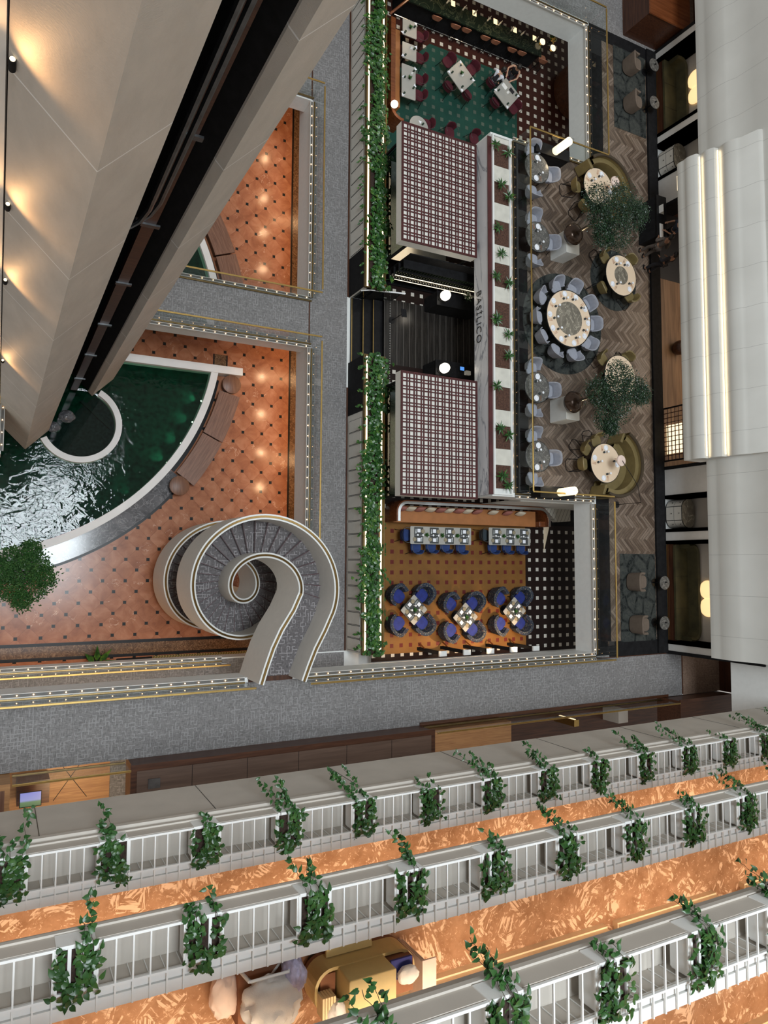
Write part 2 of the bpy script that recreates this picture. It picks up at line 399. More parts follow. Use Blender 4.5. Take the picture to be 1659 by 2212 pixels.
def herringbone():
    n = NT('herringbone_oak'); o = n.mapping(n.obj(), (1, 1, 1), (0, 0, math.radians(45)))
    x, y, _ = n.xyz(o); wd = .115; N = 6.0
    X = n.math('DIVIDE', x, wd); Y = n.math('DIVIDE', y, wd); i = n.math('FLOOR', X); j = n.math('FLOOR', Y)
    k = n.math('FLOORED_MODULO', n.math('SUBTRACT', i, j), 2*N)
    hz = n.lt(k, N)
    # horizontal plank starts at column i-k; vertical plank at row j-(2N-1-k)
    hx = n.math('SUBTRACT', i, k); vy = n.math('SUBTRACT', j, n.math('SUBTRACT', 2*N-1, k))
    idx = n.math('ADD', n.math('MULTIPLY', hz, hx), n.math('MULTIPLY', n.math('SUBTRACT', 1, hz), i))
    idy = n.math('ADD', n.math('MULTIPLY', hz, j), n.math('MULTIPLY', n.math('SUBTRACT', 1, hz), vy))
    rnd = n.white(n.vec(idx, idy, hz))
    g1 = n.noise(n.vec(n.math('MULTIPLY', X, .22), n.math('MULTIPLY', Y, 2.6), n.math('MULTIPLY', rnd[0], 40)), 1.6, 4, .6)[0]
    g2 = n.noise(n.vec(n.math('MULTIPLY', X, 2.6), n.math('MULTIPLY', Y, .22), n.math('MULTIPLY', rnd[0], 40)), 1.6, 4, .6)[0]
    gm = n.node('ShaderNodeMix'); n.put(gm.inputs[0], hz); n.put(gm.inputs[2], g2); n.put(gm.inputs[3], g1)
    base = n.ramp(rnd[0], (0, (.085, .058, .042)), (.5, (.155, .112, .082)), (1, (.24, .185, .145)))
    gr = n.ramp(gm.outputs[0], (.3, .50), (.7, 1.25))
    mm = n.node('ShaderNodeMix', data_type='RGBA', blend_type='MULTIPLY'); mm.inputs[0].default_value = 1; n.put(mm.inputs[6], base); n.put(mm.inputs[7], gr)
    fx = n.math('FRACT', X); fy = n.math('FRACT', Y)
    ey = n.math('MINIMUM', fy, n.math('SUBTRACT', 1, fy)); ex = n.math('MINIMUM', fx, n.math('SUBTRACT', 1, fx))
    em = n.node('ShaderNodeMix'); n.put(em.inputs[0], hz); n.put(em.inputs[2], ex); n.put(em.inputs[3], ey)
    return n.done(n.mix(n.lt(em.outputs[0], .05), mm.outputs[2], (.035, .024, .018)), .38)
MT['herringbone'] = herringbone()
def rug():
    n = NT('charcoal_rug'); o = n.obj()
    e = n.voro(n.mapping(o, (1, .8, 1), (0, 0, .5)), 1.7, feature='DISTANCE_TO_EDGE')[0]
    f = n.noise(n.mapping(o, (1, 1, 1)), 5, 4, .65, 1.5)[0]
    a = n.ramp(e, (.03, (.012, .014, .014)), (.12, (.060, .064, .058)))
    return n.done(n.mix(n.ramp(f, (.4, 0.0), (.6, 1.0)), a, (.040, .044, .042)), .95, spec=.05)
MT['rug'] = rug()
def lattice():                                                # painted grid: double red bars each way over white
    n = NT('tartan_roof'); x, y, _ = n.xyz()
    ax = n.absfrac(x, .345, 0); ay = n.absfrac(y, .345, 0)
    def bars(a): 
        d = n.math('SUBTRACT', n.math('ABSOLUTE', a), .045); return n.lt(n.math('ABSOLUTE', d), .024)
    bx = bars(ax); by = bars(ay); m = n.math('MAXIMUM', bx, by); both = n.math('MULTIPLY', bx, by)
    col = n.mix(m, (.80, .78, .72), (.13, .030, .028)); col = n.mix(both, col, (.055, .012, .012))
    return n.done(col, .4)
MT['tartan'] = lattice()
def facade():
    n = NT('facade_panel'); x, y, z = n.xyz()
    ln = n.lt(n.math('ABSOLUTE', n.absfrac(y, 1.52, .35)), .007)
    f = n.noise(n.obj(), .6, 3)[0]
    return n.done(n.mix(ln, n.ramp(f, (.3, (.58, .57, .53)), (.7, (.64, .63, .59))), (.40, .39, .37)), .38)
MT['facade'] = facade()
def tower_mat():
    n = NT('tower_plaster'); o = n.obj(); x, y, z = n.xyz()
    d = n.math('ABSOLUTE', n.absfrac(z, 3.4, HC-8.09)); ln = n.lt(d, .014)
    f = n.noise(n.mapping(o, (1, 1, .5), (0, .5, 0)), 2.2, 6, .65)[0]
    n.bump(n.noise(n.mapping(o, (1, 1, 2.2)), 26, 4, .6)[0], .35, .012)
    return n.done(n.mix(ln, n.ramp(f, (.3, (.50, .455, .40)), (.7, (.60, .545, .48))), (.82, .80, .77)), .6)
MT['tower'] = tower_mat()
# ------------------------------------------------------------------ the setting: floors, slabs, walls
B = lambda *a: MB().box(*a)
struct('floor_lobby', B(-14, 14.4, -9, 30, -.3, 0), 'lobby_marble', 'polished orange marble floor with small black corner tiles', 'floor')
mb = MB(); mb.box(11.36, 11.46, -3.3, 30, 0, .006).box(11.46, 11.95, -3.3, 30, 0, .005); struct('trim_1', mb, 'brown_marble')
mb = MB(); mb.box(-9, 11.4, -3.66, -3.24, 0, .005).box(7.94, 8.49, 8.3, 8.9, 0, .005); struct('trim_2', mb, 'brown_marble')
mb = MB(); mb.box(-9, 11.4, -3.24, -3.12, 0, .007).box(-9, 11.4, -3.78, -3.66, 0, .007).box(11.34, 11.42, -3.1, 30, 0, .008).box(7.9, 7.96, 8.3, 8.9, 0, .008).box(8.47, 8.53, 8.3, 8.9, 0, .008)
struct('trim_3', mb, 'black')
struct('wall_lobby_right', B(14.2, 14.4, -9, 30, 0, 3.5), 'cream')
struct('wall_lobby_bottom', B(-14, 14.2, -9, -8.8, 0, 3.5), 'cream')
struct('wall_lobby_top', B(-14, 14.2, 29.8, 30, 0, 3.5), 'cream')
struct('wall_lobby_left', B(-14, -13.8, -8.8, 29.8, 0, 3.5), 'cream')
# walkway one floor up: white-edged slabs with carpet on top
T2 = 1.35
def slab(name, x0, x1, y0, y1, ztop, th, mat='trim_white'): return struct(name, B(x0, x1, y0, y1, ztop-th, ztop-.012), mat)
slab('floor_slab_1', 10.52, 26, -3.45, 30, Z2, T2)
slab('floor_slab_2', 2.4, 10.519, 8.42, 10.36, Z2, .85)
slab('floor_slab_3', -14, 26, -9, -3.451, Z2, .85)
slab('floor_slab_4', -14, 10.519, 18.5, 30, Z2, .85)
slab('floor_slab_5', -14, 0.0, 3.4, 8.6, Z2, .85)
def carpet(name, x0, x1, y0, y1, z, mat): return struct(name, B(x0, x1, y0, y1, z-.011, z), mat)
carpet('floor_walkway', 10.56, 12.16, -3.45, 30, Z2, 'grey_carpet')
carpet('floor_bridge', 2.4, 10.50, 8.46, 10.32, Z2, 'grey_carpet')
carpet('floor_strip', -14, 12.16, -9, -3.50, Z2, 'grey_carpet')
carpet('floor_far_walkway', -14, 10.5, 18.55, 30, Z2, 'grey_carpet')
mb = MB(); mb.box(12.16, 12.23, -3.45, 7.0, Z2-.01, Z2+.02).box(12.16, 12.23, 10.72, 30, Z2-.01, Z2+.02).box(10.50, 10.56, 8.46, 10.32, Z2-.01, Z2+.003).box(10.50,10.56,18.55,30,Z2-.01,Z2+.003); struct('trim_4', mb, 'mahogany_y')
# restaurant floor and its patterned finishes
struct('floor_restaurant', B(13.58, 26, -3.45, 30, Z2-.01, ZB-.012), 'matt_black')
carpet('floor_tiles_lower', 13.1, 21.2, -3.9, 6.9, ZB, 'dark_tiles')
carpet('floor_tiles_upper', 13.1, 25, 14.0, 26, ZB, 'red_tiles')
carpet('floor_tiles_entry', 13.58, 21.2, 10.76, 14.0, ZB, 'dark_tiles')
carpet('floor_tiles_entry_lower', 13.58, 21.2, 6.9, 8.06, ZB, 'dark_tiles')
struct('floor_restaurant_edge', B(12.3, 13.58, -3.45, 6.98, Z2-.01, ZB-.011), 'matt_black')
struct('floor_restaurant_edge_upper', B(12.3, 13.58, 10.74, 30, Z2-.01, ZB-.011), 'matt_black')
mb = MB().prism([(13.1, -3.62), (20.75, -3.62), (20.75, 1.9), (13.1, 1.9)], ZB, ZB+.008); tag(mb.build('carpet', 'orange_floor'), 'orange restaurant carpet with small dark red squares', 'carpet')
mb = MB().prism([(13.1, 14.2), (20.47, 14.2), (20.47, 22.42), (15.75, 22.42), (14.6, 21.2), (13.1, 21.2)], ZB, ZB+.008); tag(mb.build('carpet', 'green_floor'), 'dark green restaurant carpet with small pale squares', 'carpet')
def planks():
    n = NT('entry_planks'); x, y, _ = n.xyz()
    l = n.lt(n.math('ABSOLUTE', n.absfrac(x, .298, 13.6)), .010)
    return n.done(n.mix(l, n.ramp(n.noise(n.mapping(n.obj(), (9, .6, 1)), 2, 4)[0], (.3, (.010, .009, .008)), (.7, (.030, .026, .023))), (.12, .11, .10)), .22)
MT['entry_planks'] = planks()
struct('floor_entry', B(13.56, 21.2, 8.06, 10.76, ZB-.012, ZB+.004), 'entry_planks', 'black plank floor at the restaurant entrance', 'floor')
# steps from the walkway with brass nosings
for i, x in enumerate((12.30, 12.75, 13.15, 13.56)):
    z = Z2+(i+1)*.125
    struct('floor_step', B(x, (12.75, 13.15, 13.56, 13.60)[i], 7.04, 10.68, Z2-.01, z-.004), 'black')
    struct('trim_nosing', B(x, x+.035, 7.06, 10.66, z-.02, z+.004), 'brass')
mb = MB()
for i in range(34): mb.cyl((13.86, 7.15+i*.104, ZB), .017, .012, 8)
tag(mb.build('tactile_studs', 'steel'), 'row of small steel tactile studs across the top of the black steps', 'floor studs', kind='stuff')

# lounge level
T3 = 1.06
slab('floor_slab_6', 21.2, 30, -3.55, 22.7, Z3, T3)
slab('floor_slab_7', 16.25, 21.199, 2.50, 16.62, Z3, T3)
slab('floor_slab_8', -14, 34, -5.6, -3.551, Z3, T3)
slab('floor_slab_9', 12.3, 34, 22.701, 34, Z3, T3)
carpet('floor_carpet_bottom', -14, 26.2, -5.6, -3.70, Z3, 'grey_carpet')
MT['brown_carpet'] = glyph_carpet('brown_carpet', (.20, .135, .10), (.30, .22, .17), 1, .3)
carpet('floor_carpet_corner', 26.24, 33.9, -5.6, -3.70, Z3, 'brown_carpet')
carpet('floor_carpet_top', 12.5, 25.6, 22.95, 33, Z3, 'grey_carpet')
carpet('floor_carpet_top_corner', 25.64, 33, 22.95, 33, Z3, 'brown_carpet')
carpet('floor_lounge_middle', 21.301, 22.119, 2.75, 16.3, Z3, 'herringbone')
carpet('floor_lounge', 22.12, 24.74, -3.15, 22.4, Z3, 'herringbone')
carpet('floor_lounge_bay', 17.98, 21.3, 2.60, 16.54, Z3, 'herringbone')
mb = MB(); mb.box(24.74, 25.3, -3.75, 22.9, Z3-.01, Z3+.10).box(17.30, 17.98, 2.52, 16.6, Z3-.01, Z3-.001).box(21.42, 22.12, -3.5, 2.75, Z3-.01, Z3-.001).box(21.42, 22.12, 16.3, 22.6, Z3-.01, Z3-.001)
mb.box(21.3, 22.12, -3.69, -3.48, Z3-.01, Z3+.002).box(22.0, 24.76, -3.78, -3.15, Z3-.01, Z3+.003).box(21.4, 24.76, 22.4, 22.95, Z3-.01, Z3+.003); struct('trim_5', mb, 'matt_black')
mb = MB(); mb.box(26.19, 26.25, -5.56, -3.78, Z3-.01, Z3+.012).box(25.59, 25.65, 22.95, 33, Z3-.01, Z3+.012).box(21.3, 26.2, -3.80, -3.765, Z3-.01, Z3+.012); mb.box(6.98, 8.42, -3.70, -3.55, Z3-.011, Z3+.004); struct('trim_6', mb, 'mahogany_y')
# feature wall on the right of the lounge: plaster with black pilaster frames
MT['plaster'] = plain('plaster', (.50, .46, .41), .7, var=.05, scale=2)
MT['pilaster'] = plain('pilaster_panel', (.60, .59, .57), .6, var=.03)
WX = 25.30
ys_wall = [(-3.72, -3.30, 'p'), (-3.30, .92, 'a'), (.92, 1.42, 'p'), (1.42, 2.86, 'c'), (2.86, 4.1, 'p'), (15.65, 17.0, 'p'), (17.0, 18.55, 'c'), (18.55, 19.0, 'p'), (19.0, 22.45, 'a'), (22.45, 22.9, 'p')]
pm = MB(); fm = MB()
for y0, y1, t in ys_wall:
    if t == 'p': pm.box(WX, WX+.25, y0, y1, Z3, Z3+4.5)
    else: struct('wall_lounge_alcove', B(WX+1.02, WX+1.2, y0-.05, y1+.05, Z3, Z3+4.5), 'plaster')
    for y in (y0, y1): fm.box(WX-.03, WX+.97, y-.07, y+.07, Z3, Z3+4.5)
struct('wall_lounge_panels', pm, 'pilaster'); struct('trim_7', fm, 'matt_black')
# bar room behind the wall, between y 4.1 and 15.65
MT['bar_wood'] = wood('bar_wood', (.13, .075, .040), (.30, .19, .11), 1, .35, .4)
struct('floor_bar_room', B(25.3, 31, 4.1, 15.65, Z3-.02, Z3+.02), 'bar_wood', 'warm oak floor of the room behind the lounge wall', 'floor')
struct('wall_bar_room', MB().box(30.8, 31, 4.1, 15.65, Z3, Z3+3.2).box(25.3, 31, 15.6, 15.7, Z3, Z3+3.2).box(25.6, 31, 4.0, 4.1, Z3, Z3+3.2), 'mahogany_y')
struct('wall_corner_top', MB().box(28.0, 28.3, 22.95, 33, Z3, Z3+4.5).box(26.2, 33, 27.0, 27.3, Z3, Z3+5), 'mahogany_y')
struct('wall_corner_bottom', MB().box(28.6, 28.9, -5.6, -3.7, Z3, Z3+3.2), 'mahogany_y')

# white facade stepping over the lounge
def ext(prof, y0, y1):
    m_ = MB(); n = len(prof); m_.add([(x, y0, z) for x, z in prof]+[(x, y1, z) for x, z in prof],
        [(i, (i+1) % n, n+(i+1) % n, n+i) for i in range(n)]+[tuple(range(n-1,-1,-1)), tuple(range(n, 2*n))], True); return m_
def bulge(x, z0, z1, b, n=8): return [(x-b*math.sin(math.pi*i/n), z0+(z1-z0)*i/n) for i in range(n+1)]
p_ = [(26.5, 11.62), (24.25, 11.62), (24.20, 11.66), (24.17, 11.86)] + bulge(24.22, 11.88, 13.0, .07)[1:] + [(24.34, 13.3), (24.36, 14.0), (24.36, 33), (26.5, 33)]
struct('wall_right', ext(p_, -3.56, 40), 'facade', 'tall white panelled facade rising on the right', 'wall')
p_ = [(30, 11.62), (25.35, 11.62), (25.35, 33), (30, 33)]
struct('wall_right_return', ext(p_, -7.2, -3.561), 'trim_white')
# projecting tier with three fluted bands and two light coves
def tier():
    pr = [(24.5, 11.15), (23.55, 11.15), (23.52, 11.25), (23.52, 11.40)]
    pr += bulge(23.56, 11.42, 12.02, .08)[1:]
    pr += [(23.60, 12.06), (23.80, 12.06)]
    pr += bulge(23.80, 12.08, 12.66, .10)[1:] + [(24.0, 12.70)]
    pr += bulge(24.02, 12.72, 13.5, .12)[1:] + [(24.10, 13.6), (24.2, 14.2), (24.3, 14.3), (24.5, 14.3)]
    return pr
struct('wall_right_tier', ext(tier(), 4.02, 16.0), 'facade', 'projecting white fluted tier with two glowing coves', 'wall')
for x, z in ((23.70, 12.065), (23.93, 12.705)):
    tag(B(x-.0, x+.035, 4.1, 15.9, z, z+.02).build('cove_light', 'led'), 'warm cove light strip along the %s flute of the white tier' % ('lower' if z < 12.4 else 'upper'), 'light strip')
    area('cove_glow', (x, 9.95, z+.05), .04, 11.8, 9, (1, .78, .48), (0, math.radians(180+25), 0))

# ------------------------------------------------------------------ elevator tower (front plane at 45 degrees)
D1 = Vector((1, 1, 0)).normalized(); D2 = Vector((-1, 1, 0)).normalized()
tb, tt = .42, 36
def P2(a, b): return (a.x+b.x, a.y+b.y)
A0 = Vector((.80, 4.15, 0)); A1 = Vector((1.573, 4.93, 0)); A2 = Vector((3.07, 6.43, 0)); A3 = Vector((3.83, 7.19, 0))
mb = MB(); mb.prism([A0.xy, A1.xy, (A1+D2*2.4).xy, (A0+D2*1.24).xy], tb, tt)
struct('wall_tower_left', mb, 'tower', 'pale plaster elevator tower, left pier', 'wall')
mb = MB(); mb.prism([A2.xy, A3.xy, (A3+D2*2.4).xy, (A2+D2*.20).xy], tb, tt)
struct('wall_tower_right', mb, 'tower', 'pale plaster elevator tower, right pier', 'wall')
mb = MB(); mb.prism([(A1+D2*2.3).xy, (A2+D2*2.3).xy, (A3+D2*2.6).xy, (A1+D2*2.6).xy], .5, tt).prism([(A2+D2*.21+D1*.02).xy, (A2+D2*.21+D1*.08).xy, (A2+D2*2.3+D1*.08).xy, (A2+D2*2.3+D1*.02).xy], .5, tt)
mb.prism([(A1+D2*.02+D1*.005).xy, (A1+D2*.02+D1*.03).xy, (A1+D2*2.3+D1*.03).xy, (A1+D2*2.3+D1*.005).xy], .5, tt)
struct('wall_shaft', mb, 'matt_black', 'black inside of the open elevator shaft', 'wall')

for y0, y1 in ((-3.2, 3.8), (16.0, 22.6)): area('soffit_fill', (24.75, (y0+y1)/2, 11.55), .3, y1-y0, 26, (1, .90, .78), (0, math.radians(25), 0))  # added fill lamps that brighten the niche cabinets, no fitting behind them
struct('trim_tower_edge', B(-.34, -.10, 5.03, 5.30, .42, 36), 'trim_white'); struct('wall_tower_side', B(-.9, -.345, 5.1, 6.5, .42, 36), 'mahogany')
# small wall lamps washing the left face of the tower
nT = Vector((-1, -1, 0)).normalized(); fT = Vector((1, -1, 0)).normalized()
for i, (v, nm) in enumerate(((133, 'topmost'), (444, 'second from the top'), (607, 'third from the top'), (780, 'lowest'))):
    k = K(20, v); d = 4.97/k.y; z = HC-d; P_ = Vector((-.02, 4.97, z))+nT*.03
    t = thing('wall_lamp', 'small dark wall lamp at the left edge of the elevator tower, %s' % nm, 'lamp', P_, 0, 'tower wall lamps'); MB().cyl((0,0,-.09), .035, .18, 12).build('housing', 'matt_black', t); MB().cyl((0,0,.091), .028, .004, 12).build('lens', 'warm_lamp', t)
    q = P_+nT*.24+Vector((0, 0, .14)); spot('tower_wash', q, q+fT*.62-nT*.16+Vector((0, 0, 1.0)), 32, (1, .54, .22), 130, 1.0, .05)
# fittings inside the elevator shaft
for (u, v), nm in (((322, 452), 'left'), ((345, 438), 'right')):
    k = K(u, v); d = 3.95/(k.y-k.x); x, y, z = k.x*d, k.y*d, HC-d
    t = thing('guide_rail', 'grey guide rail with a curved foot in the black elevator shaft, %s one' % nm, 'rail', (x, y, z))
    MB().tube([(-.34, -.14, -.55), (-.22, -.10, -.62), (-.08, -.04, -.45), (0, 0, 0), (0, 0, 9), (0, 0, 17)], .05, 8).build('rail', 'rail_metal', t)
pb_ = D1*6.38+D2*(3.36/math.sqrt(2)+.62); x, y = pb_.x, pb_.y
t = thing('guide_beam', 'brown vertical beam with brackets at the right side of the elevator shaft', 'beam', (x, y, .6)); MB().box(-.12, .12, -.08, .08, 0, 34).build('beam', 'mahogany', t)
br = MB()
for i in range(10): MB().box(-.16, .20, -.12, -.08, 2+i*3.4, 2.12+i*3.4).build('bracket', 'rail_metal', t)
for i in range(8):
    z = 4.5+i*3.4; c_ = A1+D2*1.2+D1*.95
    tag(MB().obox((0,0,0), (1.8, .10, .16), math.radians(45)).build('cross_beam', 'black'), 'black cross beam inside the elevator shaft, %s up from the pond' % ('first', 'second', 'third', 'fourth', 'fifth', 'sixth', 'seventh', 'eighth')[i], 'beam', 'shaft cross beams').location = (c_.x, c_.y, z)

area('strip_light', (3.2, -4.3, Z3-T3-.03), 9, .3, 60, (1, .66, .38))
# ------------------------------------------------------------------ three balcony corridors along the bottom side
MT['rail_white'] = plain('rail_white', (.80, .80, .78), .4, var=.02)
BY = -4.88                                        # outer plane of the parapets
DR = (13.72, 10.30, 6.90)                         # rail tops, metres below the eye
NAMES = ('lowest', 'middle', 'nearest')
BX0, BX1 = -4.0, 34.0
def ydist(z): return z
CEDGE = [[], [], []]
BOXX = [[.38+1.616*i for i in range(-1, 19)], [1.08+1.63*i for i in range(-1, 13)], [3.62+1.63*i for i in range(-2, 6)]]
for L in range(3):
    zr = HC-DR[L]; zf = zr-1.0
    # outer parapet, trough and inner wall
    mb = MB()
    bot = HC-16.25 if L == 0 else zr-.42
    mb.box(BX0, BX1, BY+.02, BY-.03, bot, zr-.06)
    struct('wall_balcony_trough', B(BX0, BX1, BY-.031, -5.499, zr-.62, zr-.52), 'grey_fascia')
    struct('wall_balcony_inner', B(BX0, BX1, -5.50, -5.74, zf-.5, zr-.10), 'grey_fascia')
    if L == 0:
        gj = MB()
        for i in range(12): gj.box(-2.3+i*3.15-.007, -2.3+i*3.15+.007, BY+.019, BY+.026, bot, zr-.63)
        struct('trim_9', gj, 'rail_metal')
    if L == 0: mb.box(BX0, BX1, BY+.09, BY+.02, zr-.62, zr-.50).box(BX0, BX1, BY+.05, BY+.02, zr-.40, zr-.34)
    else: mb.box(BX0, BX1, BY+.05, BY+.02, bot, bot+.07)
    struct('wall_balcony', mb, 'grey_fascia', 'grey parapet of the %s corridor balcony' % NAMES[L], 'wall')
    mb = MB().box(BX0, BX1, -5.47, -5.60, zr-.10, zr-.075).box(BX0, BX1, -5.615, -5.77, zr-.10, zr-.05); struct('trim_8', mb, 'rail_white')
    struct('floor_corridor', B(BX0, BX1, -5.70, -8.2, zf-.35, zf), 'orange_carpet', 'orange brush-stroke carpet of the %s corridor' % NAMES[L], 'floor')
    wl = MB().box(BX0, BX1, -7.55, -7.75, zf, zf+2.4)
    fr = MB()
    x = BX0+.4
    segs = [(-2.2, 4.2), (5.2, 8.0), (8.05, 10.97), (11.3, 14.2)] if L == 1 else [(-3, 1.4), (2.2, 5.0), (5.1, 8.1), (8.5, 11.2), (12, 15)]
    for a, b in segs + [(15.2, 18.4), (19.4, 22.4), (23.2, 26.4)]:
        fr.box(a, b, -7.22, -7.56, zf, zf+2.35)
        fr.box(a-.03, b+.03, -7.19, -7.30, zf, zf+.14)
    struct('wall_corridor', wl, 'cream'); struct('trim_doorcase', fr, 'cream', 'cream panelled door surrounds along the %s corridor' % NAMES[L], 'trim')
    struct('ceiling_corridor', B(BX0, BX1, -5.75, -8.2, zf+2.42, zf+2.5), 'white') if L == 2 else None
    # warm lights in the corridor ceiling
    for i in range(5):
        area('corridor_light', (1.5+i*5.2, -6.95, zf+2.35), 4.6, .25, (42, 37, 33)[L], (1, .81, .60), spread=math.radians(78))
    # white trellis panels between the planter boxes
    hw = .235
    xs = BOXX[L]
    seq = 0
    for i in range(len(xs)-1):
        a = xs[i]+hw+.03; b = xs[i+1]-hw-.03
        nb = 6
        t = thing('trellis_panel', 'x', 'railing', ((a+b)/2, -5.2, zr), 0, 'white trellis bays of the %s balcony' % NAMES[L])
        t['label'] = 'white barred trellis bay on the %s balcony, %s' % (NAMES[L], ('at the left edge', 'second', 'third', 'fourth', 'fifth', 'sixth', 'seventh', 'eighth', 'ninth', 'tenth', 'eleventh', 'twelfth', 'thirteenth', 'fourteenth', 'fifteenth', 'sixteenth', 'seventeenth', 'eighteenth', 'nineteenth', 'twentieth')[i]+' from the left') if i else 'white barred trellis bay at the left edge of the %s balcony' % NAMES[L]
        w2 = (b-a)/2+.27
        MB().box(-w2, w2, .335, .30, -.04, 0).build('outer_rail', 'rail_white', t)
        MB().box(-(b-a)/2-.02, (b-a)/2+.02, -.255, -.285, -.045, -.005).build('inner_rail', 'rail_white', t)
        for j in range(nb):
            xx = -(b-a)/2+(b-a)*j/(nb-1)
            MB().box(xx-.011, xx+.011, -.56, .30, -.035, -.01).box(xx-.006, xx+.006, -.296, -.286, -.50, -.035).build('bar', 'rail_white', t)
ORD = ['leftmost', 'second', 'third', 'fourth', 'fifth', 'sixth', 'seventh', 'eighth', 'ninth', 'tenth', 'eleventh', 'twelfth', 'thirteenth', 'fourteenth', 'fifteenth', 'sixteenth', 'seventeenth', 'eighteenth', 'nineteenth', 'twentieth']
def planter_box(ns):
    t = thing('planter_box', 'x', 'planter')
    W_, Dp = .235, .27
    b = MB().box(-W_, W_, Dp, Dp+.03, -.34, 0).box(-W_, W_, -Dp-.03, -Dp, -.34, 0).box(-W_, W_, -Dp, Dp, -.36, -.33)
    sl = 2*W_/ns
    for i in range(ns+1):
        x = -W_+i*sl; b.box(x-.022, x+.022, -Dp, Dp, -.34, 0)
    b.build('box', 'rail_white', t)
    s = MB()
    for i in range(ns): s.box(-W_+i*sl+.022, -W_+(i+1)*sl-.022, -Dp, Dp, -.33, -.035)
    s.build('soil', 'soil', t)
    return t
def vine(t, seed, dens, strands, hang):
    rnd = random.Random(seed); m = MB(); st = MB()
    def lf(p, s=1):
        a = rnd.uniform(0, 6.28); d = Vector((math.cos(a), math.sin(a), rnd.uniform(-.6, .25)))
        m.heart(p, d, (rnd.uniform(-.3,.3), rnd.uniform(-.3,.3), 1), rnd.uniform(.080, .125)*s, rnd.uniform(.06, .085)*s)
    bare = rnd.uniform(-.22, .22)
    for i in range(dens):                                        # clump over the box
        x = rnd.gauss(0, .15); y = rnd.uniform(-.36, .30); z = abs(rnd.gauss(0, .06))+.01
        if abs(x) > .3: x *= .6
        if abs(x-bare) < .07 and y > -.12: continue
        lf((x, y, z))
    for s in range(strands):                                     # runners over the outer edge
        p = Vector((rnd.uniform(-.2, .2), .30, .02)); dx = rnd.uniform(-.18, .18); L_ = hang*rnd.uniform(.35, 1)
        pts = [p+Vector((0, -.15, 0)), p.copy()]; n = int(L_/.055)
        for j in range(n):
            p = p+Vector((dx*.05/.2*.3+rnd.uniform(-.02, .02), .012+rnd.uniform(-.01, .02), -.052)); pts.append(p.copy())
            if rnd.random() < .85: lf(p+Vector((rnd.uniform(-.05,.05), rnd.uniform(0,.05), 0)))
            if rnd.random() < .22 and j < n*.4: lf(p+Vector((rnd.uniform(-.09,.09), rnd.uniform(0,.06), 0)))
        st.tube(pts, .004, 4)
    for s in range(2):                                           # a few tips over the inner edge
        p = Vector((rnd.uniform(-.2, .2), -.36, .02))
        for j in range(5): p += Vector((rnd.uniform(-.03,.03), -.03, -.02)); lf(p)
    m.build('vine_leaves', 'vine_leaf', t); st.build('vine_stems', 'bark', t)
random.seed(3)
pb = {}
for L in range(3):
    zr = HC-DR[L]; ns = (2, 3, 3)[L]
    for i, x in enumerate(BOXX[L]):
        if L == 0 and i == 0: continue
        loc = (x, -5.145, zr+.012)
        o_ = ORD[max(0, i-1)]+(' from the left' if i > 1 else ' of its row') if i else 'at the far left'
        lab = 'white planter box of trailing green vine on the %s balcony, %s' % (NAMES[L], o_)
        if ns not in pb: t = planter_box(ns); pb[ns] = t; t.location = loc; t['label'] = lab
        else:
            src = pb[ns]; t = src.copy(); C.objects.link(t); t.location = loc; t['label'] = lab
            for ch in list(src.children):
                if ch.name.startswith('vine'): continue
                c = ch.copy(); C.objects.link(c); c.parent = t
        t['group'] = 'vine boxes of the %s balcony' % NAMES[L]
        vine(t, L*40+i, (150, 150, 165)[L]-(30 if (i*7+L) % 5 == 0 else 0), 2+(i*5+L) % 3+(1 if L == 2 else 0), (1.1, 1.0, .75)[L]*(1.15 if (i+L) % 3 else .55))
# ------------------------------------------------------------------ housekeeping trolleys on the middle corridor
zf = HC-11.3
MT['yellow_bin'] = plain('yellow_vinyl', (.60, .45, .19), .45, var=.04)
MT['brown_card'] = plain('brown_canvas', (.23, .09, .04), .8)
MT['linen'] = plain('white_linen', (.80, .76, .72), .9, var=.05, bump=.4)
MT['linen_cream'] = plain('cream_linen', (.78, .60, .34), .9, var=.08)
MT['navy_cloth'] = plain('navy_cloth', (.035, .04, .20), .8)
MT['plastic_bag'] = plain('plastic_bag', (.55, .52, .72), .25, var=.25, scale=14)
MT['peach_sheet'] = plain('folded_sheet', (.74, .58, .50), .9, var=.04)
t = thing('housekeeping_trolley', 'yellow and brown housekeeping trolley in the middle corridor', 'trolley', (5.3, -6.55, zf))
MB().prism(rpoly(-.80, .95, -.34, .34, .30), .16, .24).build('platform', 'brown_card', t)
mb = MB().sweep([(*p, .24) for p in rpoly(-.80, .95, -.34, .34, .30)], [(0, 0), (0, .42), (.05, .42), (.05, 0)], True); mb.build('tray_rim', 'yellow_bin', t)
bx = MB().prism(rpoly(-.42, .38, -.36, .32, .03), .25, 1.09); b_ = bx.build('yellow_bin', 'yellow_bin', t, .015)
MB().box(-.44, .40, -.20, -.19, 1.088, 1.094).build('lid_seam', 'brown_card', b_)
MB().box(-.50, .30, .36, .56, .35, .40).build('side_shelf', 'yellow_bin', t)
MB().box(-.70, -.45, -.25, .25, .25, .64).build('waste_bag', 'brown_card', t)
MB().box(.42, .84, -.26, .26, .25, .80).build('rag_bin', 'brown_card', t)
for x, y in ((-.6, .2), (-.6, -.2), (.75, .2), (.75, -.2)): MB().lathe([(.08, -.02), (.08, .02)], (x, y, .08), 12).build('wheel', 'black', t)
